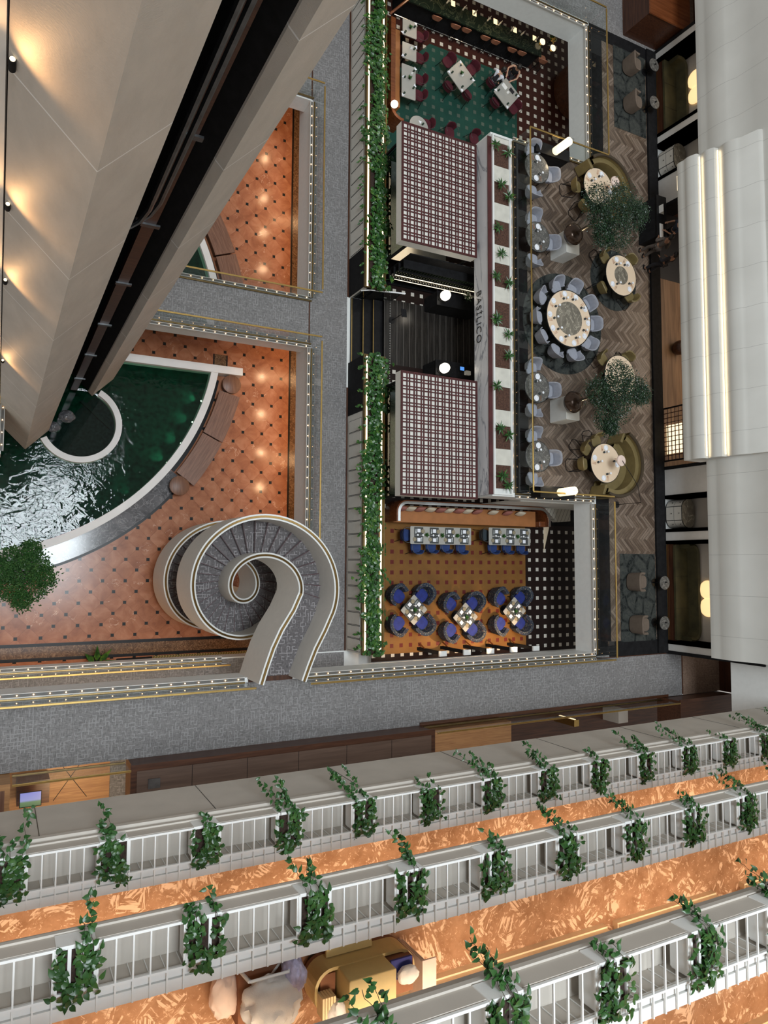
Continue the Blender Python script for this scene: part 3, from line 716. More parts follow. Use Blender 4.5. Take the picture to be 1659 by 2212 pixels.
def pillow_mesh(mb, c, sx, sy, sz, rz, n=10):
    c = Vector(c); vs = []; M_ = Matrix.Rotation(rz, 3, 'Z')
    for s_ in (1, -1):
        for j in range(n+1):
            for i in range(n+1):
                u = i/n*2-1; v = j/n*2-1
                h = (1-abs(u)**3)*(1-abs(v)**3); pin = 1-.10*(abs(u)*abs(v))
                vs.append(c+M_ @ Vector((u*sx/2*pin, v*sy/2*pin, s_*sz/2*h**.6)))
    m_ = (n+1)**2; fs = []
    for j in range(n):
        for i in range(n):
            a = j*(n+1)+i; fs += [(a, a+1, a+n+2, a+n+1), (m_+a, m_+a+n+1, m_+a+n+2, m_+a+1)]
    mb.add(vs, fs, True); return mb
from mathutils import noise as _ns
def crumple(mb, c, r, sx, sy, sz, seed, n=22, amp=.12):          # soft folded heap: a fine ball pushed about by ridged noise
    bm = bmesh.new(); bmesh.ops.create_icosphere(bm, subdivisions=4, radius=1)
    for v in bm.verts:
        p = v.co.normalized(); q = p*1.6+Vector((seed*3.1, seed*1.7, seed*.9))
        rd = 1-2*abs(_ns.noise(q*1.5)); rd2 = 1-2*abs(_ns.noise(q*3.6+Vector((5, 1, 2))))
        k_ = 1+amp*(1.3*_ns.noise(q)*1.2+.9*rd+.45*rd2-.4); v.co = p*r*k_
    vs = [(c[0]+v.co.x*sx, c[1]+v.co.y*sy, c[2]+v.co.z*sz) for v in bm.verts]; fs = [tuple(v.index for v in f.verts) for f in bm.faces]; bm.free()
    return mb.add(vs, fs, True)
def place(nm, mat, mb, lab, cat, loc=(0,0,0), group=None):
    o = mb.build(nm, mat); o.location = loc; tag(o, lab, cat, group); return o
for i in range(5):
    place('folded_cloth', 'linen_cream', MB().obox((0, 0, 0), (.035, .30, .22), 0), 'folded cream cloth standing in the trolley tray, %s' % ('nearest its rounded end', 'second from the rounded end', 'third from the rounded end', 'fourth from the rounded end', 'beside the white cloth')[i], 'cloth', (4.56+i*.045, -6.66, zf+.76), 'cloths in the trolley tray')
place('white_cloth', 'linen', crumple(MB(), (0,0,0), .2, .8, 1.1, .9, 5), 'crumpled white cloth in the trolley beside the yellow bin', 'cloth', (4.78, -6.82, zf+.82))
place('towel', 'linen', crumple(MB(), (0,0,0), .2, .9, .7, .5, 8, amp=.07), 'white towel on the far end of the trolley', 'towel', (5.98, -6.48, zf+.92))
place('navy_cloth', 'navy_cloth', MB().box(-.2, .18, -.2, .1, 0, .04), 'dark blue cloth under the white towel on the trolley', 'cloth', (5.92, -6.36, zf+.80))
mb = MB()
for i in range(3): mb.box(.03*i, .03*i+.018, -.36, .30, -.25+.02*i, .55)
mb.box(0, .26, -.36, .32, .55, .58); place('folded_sheet', 'peach_sheet', mb, 'folded pale sheet standing at the right end of the trolley', 'sheet', (6.30, -6.72, zf+.251))
q0 = at(585, 2168, HC-10.45); lx, ly = q0.x, q0.y
t = thing('linen_trolley', 'white framed linen trolley piled with laundry in the middle corridor', 'trolley', (lx-.05, ly+.02, zf))
mb = MB()
for s_ in (-1, 1): mb.tube([(s_*.33, .42, .06), (s_*.36, .42, .55), (s_*.30, .40, .92)], .022, 8)
mb.tube([(-.30, .40, .92), (.30, .40, .92)], .022, 8).tube([(-.36, .42, .55), (.1, -.1, .55)], .02, 8).tube([(.36, .42, .55), (.0, .05, .55)], .02, 8)
mb.build('frame', 'rail_white', t)
for s_ in (-1, 1): MB().lathe([(.055, -.02), (.07, 0), (.055, .02)], (s_*.33, .44, .07), 12).build('wheel', 'black', t)
MB().box(-.34, .34, -.42, .38, .12, .55).build('sack', 'brown_card', t)
place('laundry_pile', 'linen', crumple(MB(), (0,0,0), .42, 1.0, .85, .75, 3, 34, .13), 'heap of white laundry on the linen trolley', 'laundry', (lx, ly, zf+.86))
place('laundry_sheet', 'peach_sheet', crumple(MB(), (0,0,0), .30, .75, 1.0, .7, 12, 26, .10), 'pinkish sheet spilling from the left of the laundry heap', 'sheet', (lx-.52, ly-.02, zf+.30))
place('plastic_bag', 'plastic_bag', crumple(MB(), (0,0,0), .23, .7, 1.0, 1.2, 21, 26, .11), 'clear and violet plastic bag hanging at the linen trolley', 'bag', (lx+.36, ly+.32, zf+.80))
place('paper_board', 'peach_sheet', MB().box(-.2, .22, -.12, .12, 0, .06), 'flat pale board lying behind the laundry heap', 'board', (lx+.62, ly-.25, zf+.001))
# ------------------------------------------------------------------ pond in the lobby
PC = (-1.57, 9.65)
MT['pond_white'] = plain('pond_rim', (.72, .70, .68), .5, var=.05, scale=1.5)
def ring(r0, r1, a0, a1, z0, z1, c=PC, n=64, mb=None):
    mb = mb or MB(); return mb.lathe([(r0, z0), (r1, z0), (r1, z1), (r0, z1), (r0, z0)], (c[0], c[1], 0), n, smooth=False, a0=math.radians(a0), a1=math.radians(a1))
struct('trim_pond_rim_upper', ring(9.43, 9.72, 1, 70, 0, .5), 'pond_white')
struct('trim_pond_rim', ring(9.43, 9.72, -100, -9.6, 0, .5), 'pond_white', 'white curved rim of the lobby pond', 'pond rim')
struct('trim_pond_wall', B(1.5, 9.05, 7.96, 8.28, 0, .55), 'pond_white', 'straight white wall at the head of the pond', 'pond wall')
MT['pond_floor'] = plain('pond_floor', (.004, .024, .016), .8, var=.5, scale=5, spec=0)
def pond_poly(ylo, yhi, r=9.44):
    a = [(PC[0]+r*math.cos(math.radians(t)), PC[1]+r*math.sin(math.radians(t))) for t in range(-100, 71, 2)]
    a = [p for p in a if ylo <= p[1] <= yhi]
    if ylo < 0: return a + [(math.sqrt(r*r-(yhi-PC[1])**2)+PC[0], yhi), (-8, yhi), (-8, a[0][1])]
    return [(-2, ylo), (math.sqrt(r*r-(ylo-PC[1])**2)+PC[0], ylo)] + a + [(-2, a[-1][1])]
struct('floor_pond', MB().prism(pond_poly(-5, 7.96), .005, .03), 'pond_floor'); struct('floor_pond_upper', MB().prism(pond_poly(9.8, 30), .005, .03), 'pond_floor')
wt = MB(); pl = pond_poly(-5, 7.96)
wt.add([(x, y, .34) for x, y in pl], [tuple(range(len(pl)))]); pl = pond_poly(9.8, 30); wt.add([(x, y, .34) for x, y in pl], [tuple(range(len(pl)))])
tag(wt.build('water', 'water'), 'dark rippled water of the lobby pond', 'water', kind='stuff')
struct('trim_pond_tiles', ring(9.725, 10.42, -100, -37, .0, .005), 'grey_tile'); struct('trim_pond_tile_edge', ring(10.42, 10.52, -100, -25, .0, .006), 'black')
struct('trim_pond_dark_gap', ring(9.725, 9.93, -36.9, -11, 0, .006), 'black'); struct('trim_pond_dark_gap_upper', ring(9.725, 9.93, 5, 40, 0, .006), 'black'); struct('trim_pond_wall_upper', B(-2, 8.1, 9.55, 9.8, 0, .5), 'pond_white')  # flat black strips on the floor between the pond rim and the benches
# round basin at the tower foot
RC = (2.66, 5.31)
t = thing('fountain_basin', 'round white-rimmed dark basin in the pond at the tower foot', 'fountain', (RC[0], RC[1], 0))
MB().lathe([(1.31, .03), (1.54, .03), (1.54, .55), (1.31, .55), (1.31, .03)], (0, 0, 0), 56, smooth=False, a0=math.radians(208), a1=math.radians(422)).build('rim', 'pond_white', t)
MT['basin_black'] = plain('basin_black', (.012, .013, .015), .8, var=.6, scale=9, spec=.1)
MB().prism(arc(0, 0, 1.305, 205, 425, 40), .035, .105).build('basin_floor', 'basin_black', t)
for (x, y, s_, q_) in ((1.75, 5.1, .26, 'left'), (2.2, 5.55, .30, 'right')):
    place('basin_rock', 'grey_tile', crumple(MB(), (0,0,0), s_, 1, .8, .7, int(x*10), 14, .08), 'dark stone lump in the round basin, the %s of two' % q_, 'rock', (x, y, .105+s_*.66), 'rocks in the basin')
tag(MB().obox((0, 0, 0), (1.5, .10, .16), -.72).build('basin_ledge', 'matt_black'), 'black ledge bar inside the round basin', 'ledge').location = (3.25, 5.75, .19)
# underwater lamps
for i, (u, v) in enumerate(((437, 868), (418, 914), (393, 960), (363, 1002), (330, 1042), (287, 1078), (243, 1112), (196, 1136))):
    p = at(u, v, .2); d = (Vector((PC[0], PC[1], .2))-p).normalized(); p = p+d*.04
    t = thing('pond_lamp', 'small underwater lamp at the pond rim, %s counting down from the straight wall' % ORD[i] if i else 'small underwater lamp at the pond rim, first below the straight wall', 'lamp', p, math.atan2(d.y, d.x), 'underwater lamps')
    MB().cyl((0, 0, -.06), .05, .10, 12).build('housing', 'steel', t); MB().ball((.03, 0, .05), .035, 10).build('lens', 'globe', t)
    spot('pond_light', p+Vector((0, 0, .10))+d*.08, p+d*1.2+Vector((0, 0, -.42)), 38, (.55, 1, .78), 75, .9, .03)
# timber benches and stools round the pond
def bench(a0, a1, lab):
    t = thing('curved_bench', lab, 'bench', (PC[0]+10.4*math.cos(math.radians((a0+a1)/2)), PC[1]+10.4*math.sin(math.radians((a0+a1)/2)), 0), 0, 'timber benches round the pond')
    c = (PC[0]-t.location.x, PC[1]-t.location.y)
    MT_ = wood('bench_%d' % int(a0+90), (.11, .047, .026), (.23, .115, .070), 0, .8, .45)
    mp = [n for n in MT_.node_tree.nodes if n.type == 'MAPPING'][0]; mp.vector_type = 'TEXTURE'; mp.inputs[3].default_value = (1/1.6, 1/24, 1/24); mp.inputs[2].default_value = (0, 0, math.radians((a0+a1)/2+90))
    ring(9.96, 10.86, a0, a1, .38, .45, c, 12).build('seat_top', MT_, t)
    ring(10.02, 10.80, a0+.4, a1-.4, 0.007, .38, c, 12).build('base', 'mahogany', t)
bench(-25.2, -14.0, 'curved timber bench below the round stool by the pond wall'); bench(-37.0, -25.5, 'curved timber bench with the lower round stool at its end')
bench(8.5, 19.6, 'curved timber bench by the upper pond, nearer the bridge'); bench(20, 31, 'curved timber bench by the upper pond, nearer the tower')
for (u, v, lab) in ((501, 830, 'round timber stool beside the straight pond wall'), (388, 1049, 'round timber stool at the lower end of the benches')):
    p = at(u, v, .45); t = thing('round_stool', lab, 'stool', (p.x, p.y, 0), 0, 'round timber stools')
    MB().lathe([(.38, .36), (.40, .37), (.40, .44), (.385, .45)], (0,0,0), 32).build('seat', 'bench_wood', t); MB().cyl((0,0,0), .33, .36, 28).build('base', 'mahogany', t)

# recessed downlights under the walkway soffit, mirrored in the polished marble
zs = Z2-T2
for (u, v) in ((571, 345), (569, 430), (568, 505), (566, 583), (564, 815), (563, 895), (562, 978), (560, 1053)):
    k = K(u, v); x, y = k.x*(HC+zs), k.y*(HC+zs)
    t = thing('downlight', 'recessed round downlight in the walkway soffit above the marble', 'downlight', (x, y, zs), 0, 'soffit downlights')
    MB().lathe([(.10, -.012), (.13, -.012), (.13, 0), (.10, 0), (.10, -.012)], (0,0,0), 20).build('bezel', 'steel', t); MB().cyl((0,0,-.008), .10, .007, 20).build('lens', 'downlight', t)
    spot('downlight_beam', (x, y, zs-.03), (x, y, 0), 110, (1, .62, .33), 125, .8, .08)
for (u, v) in ((620, 823), (619, 907), (618, 1020)):
    k = K(u, v); x, y = k.x*(HC+zs), k.y*(HC+zs)
    t = thing('downlight', 'recessed round downlight nearer the lobby wall in the walkway soffit', 'downlight', (x, y, zs), 0, 'inner soffit downlights')
    MB().lathe([(.06, -.012), (.08, -.012), (.08, 0), (.06, 0), (.06, -.012)], (0,0,0), 20).build('bezel', 'steel', t); MB().cyl((0,0,-.008), .06, .007, 20).build('lens', 'downlight', t)
for (x, y) in ((12.6, 1), (12.6, 5), (12.6, 9), (12.6, 13), (12.6, 17), (9.5, -6), (6, -6), (2.5, -5.2), (-1, -5.2)):
    area('lobby_wall_light', (x, y, zs-.05), 2.5, .5, 42, (1, .60, .30))

# ------------------------------------------------------------------ spiral staircase
SCX, SCY, RO, RI = 7.556, -.567, 2.01, .78
N_ST = 61; DA = 12.0; A_0 = -30.0; RISE = Z3/N_ST
MT['stair_brass'] = plain('stair_brass', (.20, .125, .045), .45, .9, var=.1); MT['stair_white'] = plain('stair_white', (.66, .63, .58), .5, var=.03)
st = thing('spiral_staircase', 'white spiral staircase with brass handrails and patterned grey carpet treads', 'staircase', (SCX, SCY, 0))
def L2(p): return (p[0]-SCX, p[1]-SCY, p[2])
def rail_path(r, pts):
    zr_ = Z3+1.10; P = [L2((*at(u, v, zr_).xy, zr_)) for u, v in pts]
    a = A_0
    while a <= A_0+N_ST*DA+.01:
        z = zr_-(a-A_0)/DA*RISE if a > A_0 else zr_
        P.append((r*math.cos(math.radians(a)), r*math.sin(math.radians(a)), z)); a += 4
    return P
po = rail_path(RO, [(656, 1472), (668, 1438), (682, 1402), (702, 1362)])
pi = rail_path(RI, [(564, 1479), (576, 1440), (590, 1400), (608, 1361), (634, 1318)])
def wallprof(flip):
    w_ = .085; return [(-w_, -2.02), (w_, -2.02), (w_, 0), (-w_, 0)]
def clampz(P, prof_low):                                      # wall sweep whose foot never goes below the floor
    m_ = MB(); n = len(P); vs = []
    for i, p in enumerate(P):
        a = Vector(P[max(0, i-1)]); b = Vector(P[min(n-1, i+1)]); t_ = b-a; t_.z = 0; t_.normalize(); nr = Vector((-t_.y, t_.x, 0))*.085
        lo = max(.012, p[2]-prof_low); q = Vector(p)
        vs += [(q.x-nr.x, q.y-nr.y, lo), (q.x+nr.x, q.y+nr.y, lo), (q.x+nr.x, q.y+nr.y, p[2]), (q.x-nr.x, q.y-nr.y, p[2])]
    fs = [(i*4+j, (i+1)*4+j, (i+1)*4+(j+1) % 4, i*4+(j+1) % 4) for i in range(n-1) for j in range(4)] + [(0, 1, 2, 3), tuple((n-1)*4+j for j in (3, 2, 1, 0))]
    return m_.add(vs, fs, True)
clampz(po, 2.0).build('outer_parapet', 'stair_white', st); clampz(pi, 1.95).build('inner_parapet', 'stair_white', st)
for P, nm in ((po, 'outer'), (pi, 'inner')):
    MB().sweep(P, [(-.085, .001), (.085, .001), (.085, .02), (-.085, .02)], smooth=True).build('white_cap', 'trim_white', st)
    MB().sweep(P, [(-.035, .021), (.035, .021), (.03, .055), (-.03, .055)], smooth=True).build('handrail', 'stair_brass', st)
for i in range(N_ST):
    a0, a1 = A_0+i*DA, A_0+(i+1)*DA; z = Z3-(i+1)*RISE
    n = 4
    tr = MB().lathe([(RI+.08, max(0.004, z-.10)), (RO-.08, max(0.004, z-.10)), (RO-.08, max(.008, z)), (RI+.08, max(.008, z)), (RI+.08, max(0.004, z-.10))], (0,0,0), n, smooth=False, a0=math.radians(a0), a1=math.radians(a1)).build('tread', 'stair_carpet', st)
    if i < N_ST-1:
        MT.setdefault('nosing', plain('nosing', (.060, .022, .026), .5))
        MB().lathe([(RI+.09, z-RISE+.01), (RO-.09, z-RISE+.01), (RO-.09, z+.004), (RI+.09, z+.004), (RI+.09, z-RISE+.01)], (0,0,0), 1, smooth=False, a0=math.radians(a1-.9), a1=math.radians(a1)).build('nosing', 'nosing', tr)
lo_ = [Vector(p) for p in po[:5]]; li_ = [Vector(p) for p in pi[:6]]
ld = MB().prism([(p.x, p.y) for p in lo_] + [(p.x, p.y) for p in reversed(li_)], Z3-.3, Z3-.02)
for a in range(1): pass
ld.build('landing', 'stair_carpet', st)
so = MB(); vs = []; nA = int(N_ST*DA/6)
for i in range(nA+1):
    a = math.radians(A_0+i*6); z = max(.02, Z3-.45-(i*6/DA)*RISE); vs += [((RI+.05)*math.cos(a), (RI+.05)*math.sin(a), z), ((RO-.05)*math.cos(a), (RO-.05)*math.sin(a), z)]
so.add(vs, [(2*i, 2*i+1, 2*i+3, 2*i+2) for i in range(nA)], True).build('soffit', 'stair_white', st)

# ------------------------------------------------------------------ glass balustrades with brass rails and bulb channels
MT['channel'] = plain('light_channel', (.62, .60, .56), .5); MT['channel_dark'] = plain('channel_dark', (.10, .095, .085), .5)
def balustrade(lab, a, b, z, inward, bulbs=True, h=1.12, off=.0):
    a = Vector((*a, 0)); b = Vector((*b, 0)); d = b-a; L_ = d.length; d.normalize()
    t = thing('glass_balustrade', lab, 'balustrade', (a.x, a.y, z), math.atan2(d.y, d.x))
    s_ = 1 if d.cross(Vector((*inward, 0))).z > 0 else -1     # +1 when the void is on the left
    MB().box(0, L_, -.008, .008, .05, h-.03).build('glass_panel', 'glass', t)
    MB().box(-.02, L_+.02, -.03, .03, h-.04, h).build('handrail', 'brass', t, .008)
    MB().box(0, L_, -.03, .03, 0.002, .06).build('base_rail', 'dark_brass', t)
    if bulbs:
        MB().box(0, L_, s_*.05, s_*.068, 0.0, .05).build('channel_lip', 'channel', t); MB().box(0, L_, s_*.152, s_*.17, 0, .05).build('channel_lip', 'channel', t); MB().box(0, L_, s_*.068, s_*.152, 0.002, .012).build('light_channel', 'channel_dark', t)
        n = min(99, int(L_/.40)); me = None
        for i in range(n):
            if me is None:
                o = MB().ball((0,0,0), .018, 8).build('bulb', 'bulb', t); me = o
            else: o = me.copy(); C.objects.link(o); o.parent = t
            o.location = ((i+.5)*L_/n, s_*.11, .035)
    return t
balustrade('glass balustrade with brass rail along the right of the upper lobby opening', (10.62, 18.45), (10.62, 10.40), Z2, (-1, 0))
balustrade('glass balustrade with brass rail along the right of the lower lobby opening', (10.62, 8.36), (10.62, -.2), Z2, (-1, 0))
balustrade('glass balustrade on the upper side of the carpeted bridge', (3.2, 10.26), (10.60, 10.26), Z2, (0, 1))
balustrade('glass balustrade on the lower side of the carpeted bridge', (3.0, 8.54), (10.60, 8.54), Z2, (0, -1))
balustrade('glass balustrade along the narrow walkway below the lobby', (-2, -3.58), (7.3, -3.58), Z2, (0, 1))
balustrade('brass railed glass at the top end of the upper lobby opening', (8.2, 18.6), (10.6, 18.6), Z2, (0, -1), False)
balustrade('glass balustrade at the far left edge by the pond', (-.10, 3.5), (-.10, 8.3), Z2, (1, 0))
balustrade('long glass balustrade of the upper carpet left of the spiral staircase', (-2, -3.70), (6.86, -3.70), Z3, (0, 1))
balustrade('long glass balustrade of the upper carpet below the orange dining room', (8.62, -3.70), (21.25, -3.70), Z3, (0, 1))
balustrade('glass balustrade between the lounge and the orange dining room', (21.32, -3.62), (21.32, 2.40), Z3, (-1, 0))
balustrade('short glass balustrade at the lower end of the lounge bay', (17.30, 2.62), (21.30, 2.62), Z3, (0, -1))
balustrade('long glass balustrade of the lounge bay beside the planting bays', (17.28, 2.66), (17.28, 16.50), Z3, (-1, 0))
balustrade('short glass balustrade at the upper end of the lounge bay', (17.30, 16.52), (21.30, 16.52), Z3, (0, 1))
balustrade('glass balustrade between the lounge and the green dining room', (21.32, 16.58), (21.32, 22.74), Z3, (-1, 0))
balustrade('glass balustrade above the cocktail bar at the top', (13.5, 22.82), (21.30, 22.82), Z3, (0, -1))
# ------------------------------------------------------------------ restaurant front: panelled wall, hedge planters, handrails
MT['panel_white'] = plain('panel_white', (.58, .56, .51), .55, var=.03)
def front(y0, y1, px0, px1, lab, dark):
    mb = MB().box(12.245, 12.42, y0, y1, Z2+.0, Z2+1.34); struct('wall_front', mb, 'panel_white', lab, 'wall')
    mb = MB(); y = px0
    fr = MB()
    while y+.5 <= px1+.01:
        fr.box(12.225, 12.246, y+.03, y+.47, Z2+.14, Z2+1.22); y += .5
    fr2 = MB(); y = px0
    while y+.5 <= px1+.01:
        fr2.box(12.236, 12.247, y+.012, y+.488, Z2+.12, Z2+1.24); y += .5
    struct('trim_front_panels', fr, 'panel_white'); struct('trim_front_grooves', fr2, 'black')
    struct('wall_front_dark', B(12.23, 12.244, dark[0], dark[1], Z2, Z2+1.36), 'matt_black')
front(10.70, 29.5, 12.32, 29, 'white panelled wall beside the walkway above the steps', (10.70, 12.29))
front(-3.45, 8.0, -3.4, 5.82, 'white panelled wall beside the walkway below the steps', (5.83, 8.0))
def hedge(y0, y1, lab, seed):
    t = thing('hedge_planter', lab, 'planter', (12.70, y0, Z2+1.345))
    L_ = y1-y0
    MB().box(-.47, -.43, 0, L_, 0, .10).box(.43, .47, 0, L_, 0, .10).box(-.43, .43, 0, .04, 0, .10).box(-.43, .43, L_-.04, L_, 0, .10).box(-.43, .43, .04, L_-.04, 0, .02).build('trough', 'dark_brass', t)
    MB().box(.10, .47, 0, L_, -1.3, -.002).build('trough_base', 'matt_black', t)
    MB().box(-.22, .22, .05, L_-.05, .02, .07).build('soil', 'soil', t)
    MB().box(-.34, -.28, .06, L_-.06, .021, .045).build('led_strip', 'led', t); MB().box(.31, .37, .06, L_-.06, .021, .045).build('led_strip', 'led', t)
    rnd = random.Random(seed); m = MB()
    y = .05
    cen = 0
    while y < L_:
        cen = max(-.16, min(.16, cen+rnd.uniform(-.05, .05))); wd = .36+.16*math.sin(y*1.7+seed)+.08*math.sin(y*5.3)
        for j in range(9 if rnd.random() < .75 else 4):
            x = cen+rnd.gauss(0, wd*.6)
            if abs(x) > .56: x *= .75
            a = rnd.uniform(0, 6.28); d = Vector((math.cos(a), math.sin(a), rnd.uniform(-.5, .3)))
            m.heart((x, y+rnd.uniform(-.05, .05), .10+rnd.uniform(0, .24)*max(.1, 1-abs(x)*1.2)), d, (rnd.uniform(-.35,.35), rnd.uniform(-.35,.35), 1), rnd.uniform(.12, .20), rnd.uniform(.09, .15))
        if rnd.random() < .16:
            p = Vector((.48, y, .12))
            for j in range(rnd.randint(2, 7)):
                p += Vector((.015, rnd.uniform(-.04,.04), -.08)); m.leaf(p, (1, rnd.uniform(-1,1), -.5), (.4, 0, 1), rnd.uniform(.10, .16), .10)
        if rnd.random() < .10:                                  # shoots hanging over the walkway side
            p = Vector((-.46, y, .12))
            for j in range(rnd.randint(2, 6)):
                p += Vector((-.012, rnd.uniform(-.04,.04), -.07)); m.leaf(p, (-1, rnd.uniform(-1,1), -.5), (-.4, 0, 1), rnd.uniform(.10, .16), .10)
        y += .05
    m.build('foliage', 'leaf', t)
    return t
hedge(10.68, 29.4, 'long planter of glossy green climbers lit by LED strips above the entrance steps', 4)
hedge(-3.48, 8.03, 'long planter of glossy green climbers lit by LED strips below the entrance steps', 9)
# large split-leaved plant at the end of the upper hedge
def split_plant(loc, lab, n, L_, seed):
    t = thing('leafy_plant', lab, 'plant', loc); rnd = random.Random(seed); m = MB(); s_ = MB()
    for i in range(n):
        a = 6.28*i/n+rnd.uniform(-.3,.3); d = Vector((math.cos(a), math.sin(a), .5)); tip = d*L_*.7
        s_.tube([(0,0,0), tip*.5+Vector((0,0,.08)), tip], .008, 5)
        for q in (-1.2, -.8, -.4, 0, .4, .8, 1.2):
            dd = Vector((math.cos(a+q), math.sin(a+q), -.1)); m.leaf(tip, dd, (0,0,1), L_*(.62-.12*abs(q)), L_*.16)
    m.build('leaves', 'leaf', t); s_.build('stems', 'leaf', t); return t
split_plant((13.0, 11.05, Z2+1.41), 'dark split-leaved plant at the lower end of the upper hedge planter', 6, .42, 2)
split_plant((13.30, 7.75, Z2+1.41), 'small split-leaved plant at the top end of the lower hedge planter', 3, .22, 5)
# handrails of the steps
MT['white_metal'] = plain('white_metal', (.86, .87, .87), .3, var=.02)
for y, lab in ((10.70, 'white handrail with dark glass on the upper side of the black steps'), (7.03, 'white handrail with dark glass on the lower side of the black steps')):
    t = thing('step_handrail', lab, 'handrail', (12.3, y, Z2))
    MB().tube([(.02, 0, .95), (.32, 0, 1.18), (1.72, 0, 1.50)], .03, 8).build('handrail', 'white_metal', t)
    m = MB(); m.add([(.02, -.006, .14), (1.62, -.006, .51), (1.62, -.006, 1.46), (.32, -.006, 1.15), (.02, -.006, .92)], [(0, 1, 2, 3, 4)]); m.build('glass_panel', 'smoked', t)
    for x, z0, z1 in ((.35, .13, 1.18), (1.60, .51, 1.46)): MB().cyl((x, 0, z0), .015, z1-z0, 8).build('post', 'black', t)
# two kitchen pavilions with tartan lattice roofs
MT['lattice_red'] = plain('lattice_red', (.068, .013, .013), .5, var=.25, scale=3)
MT['roof_white'] = plain('roof_white', (.74, .72, .66), .5, var=.03)
ZR = HC-22.6
def pavilion(y0, y1, lab):
    x0, x1 = 12.66, 16.0; W_, D_ = x1-x0, y1-y0
    t = thing('pavilion', lab, 'pavilion', (x0, y0, 0))
    MB().box(0, W_, 0, D_, ZR-.42, ZR-.03).build('roof_slab', 'roof_white', t)
    g = MB(); nx, ny = 11, 15
    sx, sy = W_/nx, D_/ny
    for i in range(nx+1):
        for o in (-.055, .055):
            x = min(max(i*sx+o, .02), W_-.02); g.box(x-.022, x+.022, 0, D_, ZR-.03, ZR+.012)
    for j in range(ny+1):
        for o in (-.055, .055):
            y = min(max(j*sy+o, .02), D_-.02); g.box(0, W_, y-.022, y+.022, ZR-.03, ZR+.008)
    g.build('lattice', 'lattice_red', t)
    MB().box(.54, .58, .15, D_-.15, ZB+.5, ZR-.42).build('side_glass', 'smoked', t)
    MB().box(.75, W_, .25, D_-.25, ZB+.005, ZB+.9).build('counter', 'steel', t)
    for x in (.5, W_-.1):
        for y in (.1, D_-.1): MB().box(x-.04, x+.04, y-.04, y+.04, ZB, ZR-.42).build('post', 'matt_black', t)
    return t
pavilion(11.78, 16.32, 'upper kitchen pavilion roofed with a dark red lattice over white')
pavilion(2.40, 6.93, 'lower kitchen pavilion roofed with a dark red lattice over white')
for y0, y1 in ((12.2, 15.9), (2.8, 6.5)): area('kitchen_light', (14.8, (y0+y1)/2, ZR-.45), 1.2, 3.0, 14, (1, .78, .5))
# marble sign with the restaurant name, ledge and planting bays
XS = 16.10; zb_ = HC-22.92
t = thing('sign', 'pale grey marble fascia sign reading BASILICO over the restaurant entrance', 'sign', (XS, 2.55, zb_))
MB().box(0, .14, 0, 13.85, 0, Z3-zb_).build('marble_panel', 'sign_marble', t)
cu = bpy.data.curves.new('lettering', 'FONT'); cu.body = 'BAS\u0130LICO'; cu.size = .46; cu.extrude = .012; cu.offset = -.011; cu.space_character = 1.12
to = bpy.data.objects.new('tmp', cu); C.objects.link(to); dg = bpy.context.evaluated_depsgraph_get(); me = bpy.data.meshes.new_from_object(to.evaluated_get(dg)); bpy.data.objects.remove(to)
xs_ = [v.co.x for v in me.vertices]; wd = max(xs_)-min(xs_)
pa = atx(1020, 638, XS-.0); pb_ = atx(1029, 743, XS)
sc_ = (pa.y-pb_.y)/wd
for v in me.vertices: v.co = Vector((-.013-v.co.z*1, pa.y-2.55-(v.co.x-min(xs_))*sc_, .17+v.co.y*1.0))
me.materials.append(MT['black']); lo = bpy.data.objects.new('lettering', me); C.objects.link(lo); lo.parent = t; lo['label'] = 'black letters BASILICO'
struct('trim_sign_ledge', B(16.08, 16.26, 2.55, 16.40, Z3+.001, Z3+.03), 'lattice_red')
t = thing('planting_trough', 'white trough with nine brown soil bays beside the lounge balustrade', 'planter', (16.26, 2.55, Z3))
MB().box(0, .07, 0, 13.95, 0, .10).box(.80, .88, 0, 13.95, 0, .10).box(.07, .80, 0, .05, 0, .10).box(.07, .80, 13.9, 13.95, 0, .10).build('trough', 'trim_white', t)
bays = [(16.23,15.29),(14.64,13.81),(13.11,12.16),(11.43,10.52),(9.92,8.98),(8.28,7.39),(6.64,5.77),(5.15,4.29),(3.66,2.79)]
MT['bay_soil'] = plain('bay_soil', (.085, .040, .026), .95, var=.45, scale=18, bump=.6); MT['pad'] = plain('bay_pad', (.62, .60, .53), .6, var=.10, scale=3)
prev = 16.45
for a, b in bays:
    MB().box(.09, .79, b-2.55, a-2.55, 0, .045).build('soil_bay', 'bay_soil', t); MB().box(.07, .80, a-2.55+.01, prev-2.55-.01, 0, .06).build('white_pad', 'pad', t); prev = b
def palmlet(seed, n=9, L_=.34):
    t = thing('small_palm', 'x', 'plant', (0,0,0)); rnd = random.Random(seed); m = MB(); s_ = MB()
    s_.tube([(0,0,0), (.02,.01,.10), (.0,.0,.20)], .012, 5)
    for i in range(n):
        a = 6.28*i/n+rnd.uniform(-.25,.25); m.leaf((0,0,.19), (math.cos(a), math.sin(a), rnd.uniform(-.25, .35)), (0,0,1), L_*rnd.uniform(.7, 1), .075, .05)
        if i % 2: m.leaf((0,0,.23), (math.cos(a+.3), math.sin(a+.3), .7), (0,0,1), L_*.6, .06, .05)
    m.build('fronds', 'leaf', t); s_.build('stem', 'bark', t); return t
pals = [palmlet(i) for i in range(3)]
for p_ in pals: p_['group'] = 'small palms along the planting trough'
pk = [(1063,311),(1097,330),(1082,398),(1098,425),(1075,492),(1083,548),(1060,594),(1098,612),(1066,684),(1052,688),(1098,722),(1098,768),(1064,832),(1080,925),(1098,940),(1085,1028),(1097,1048)]
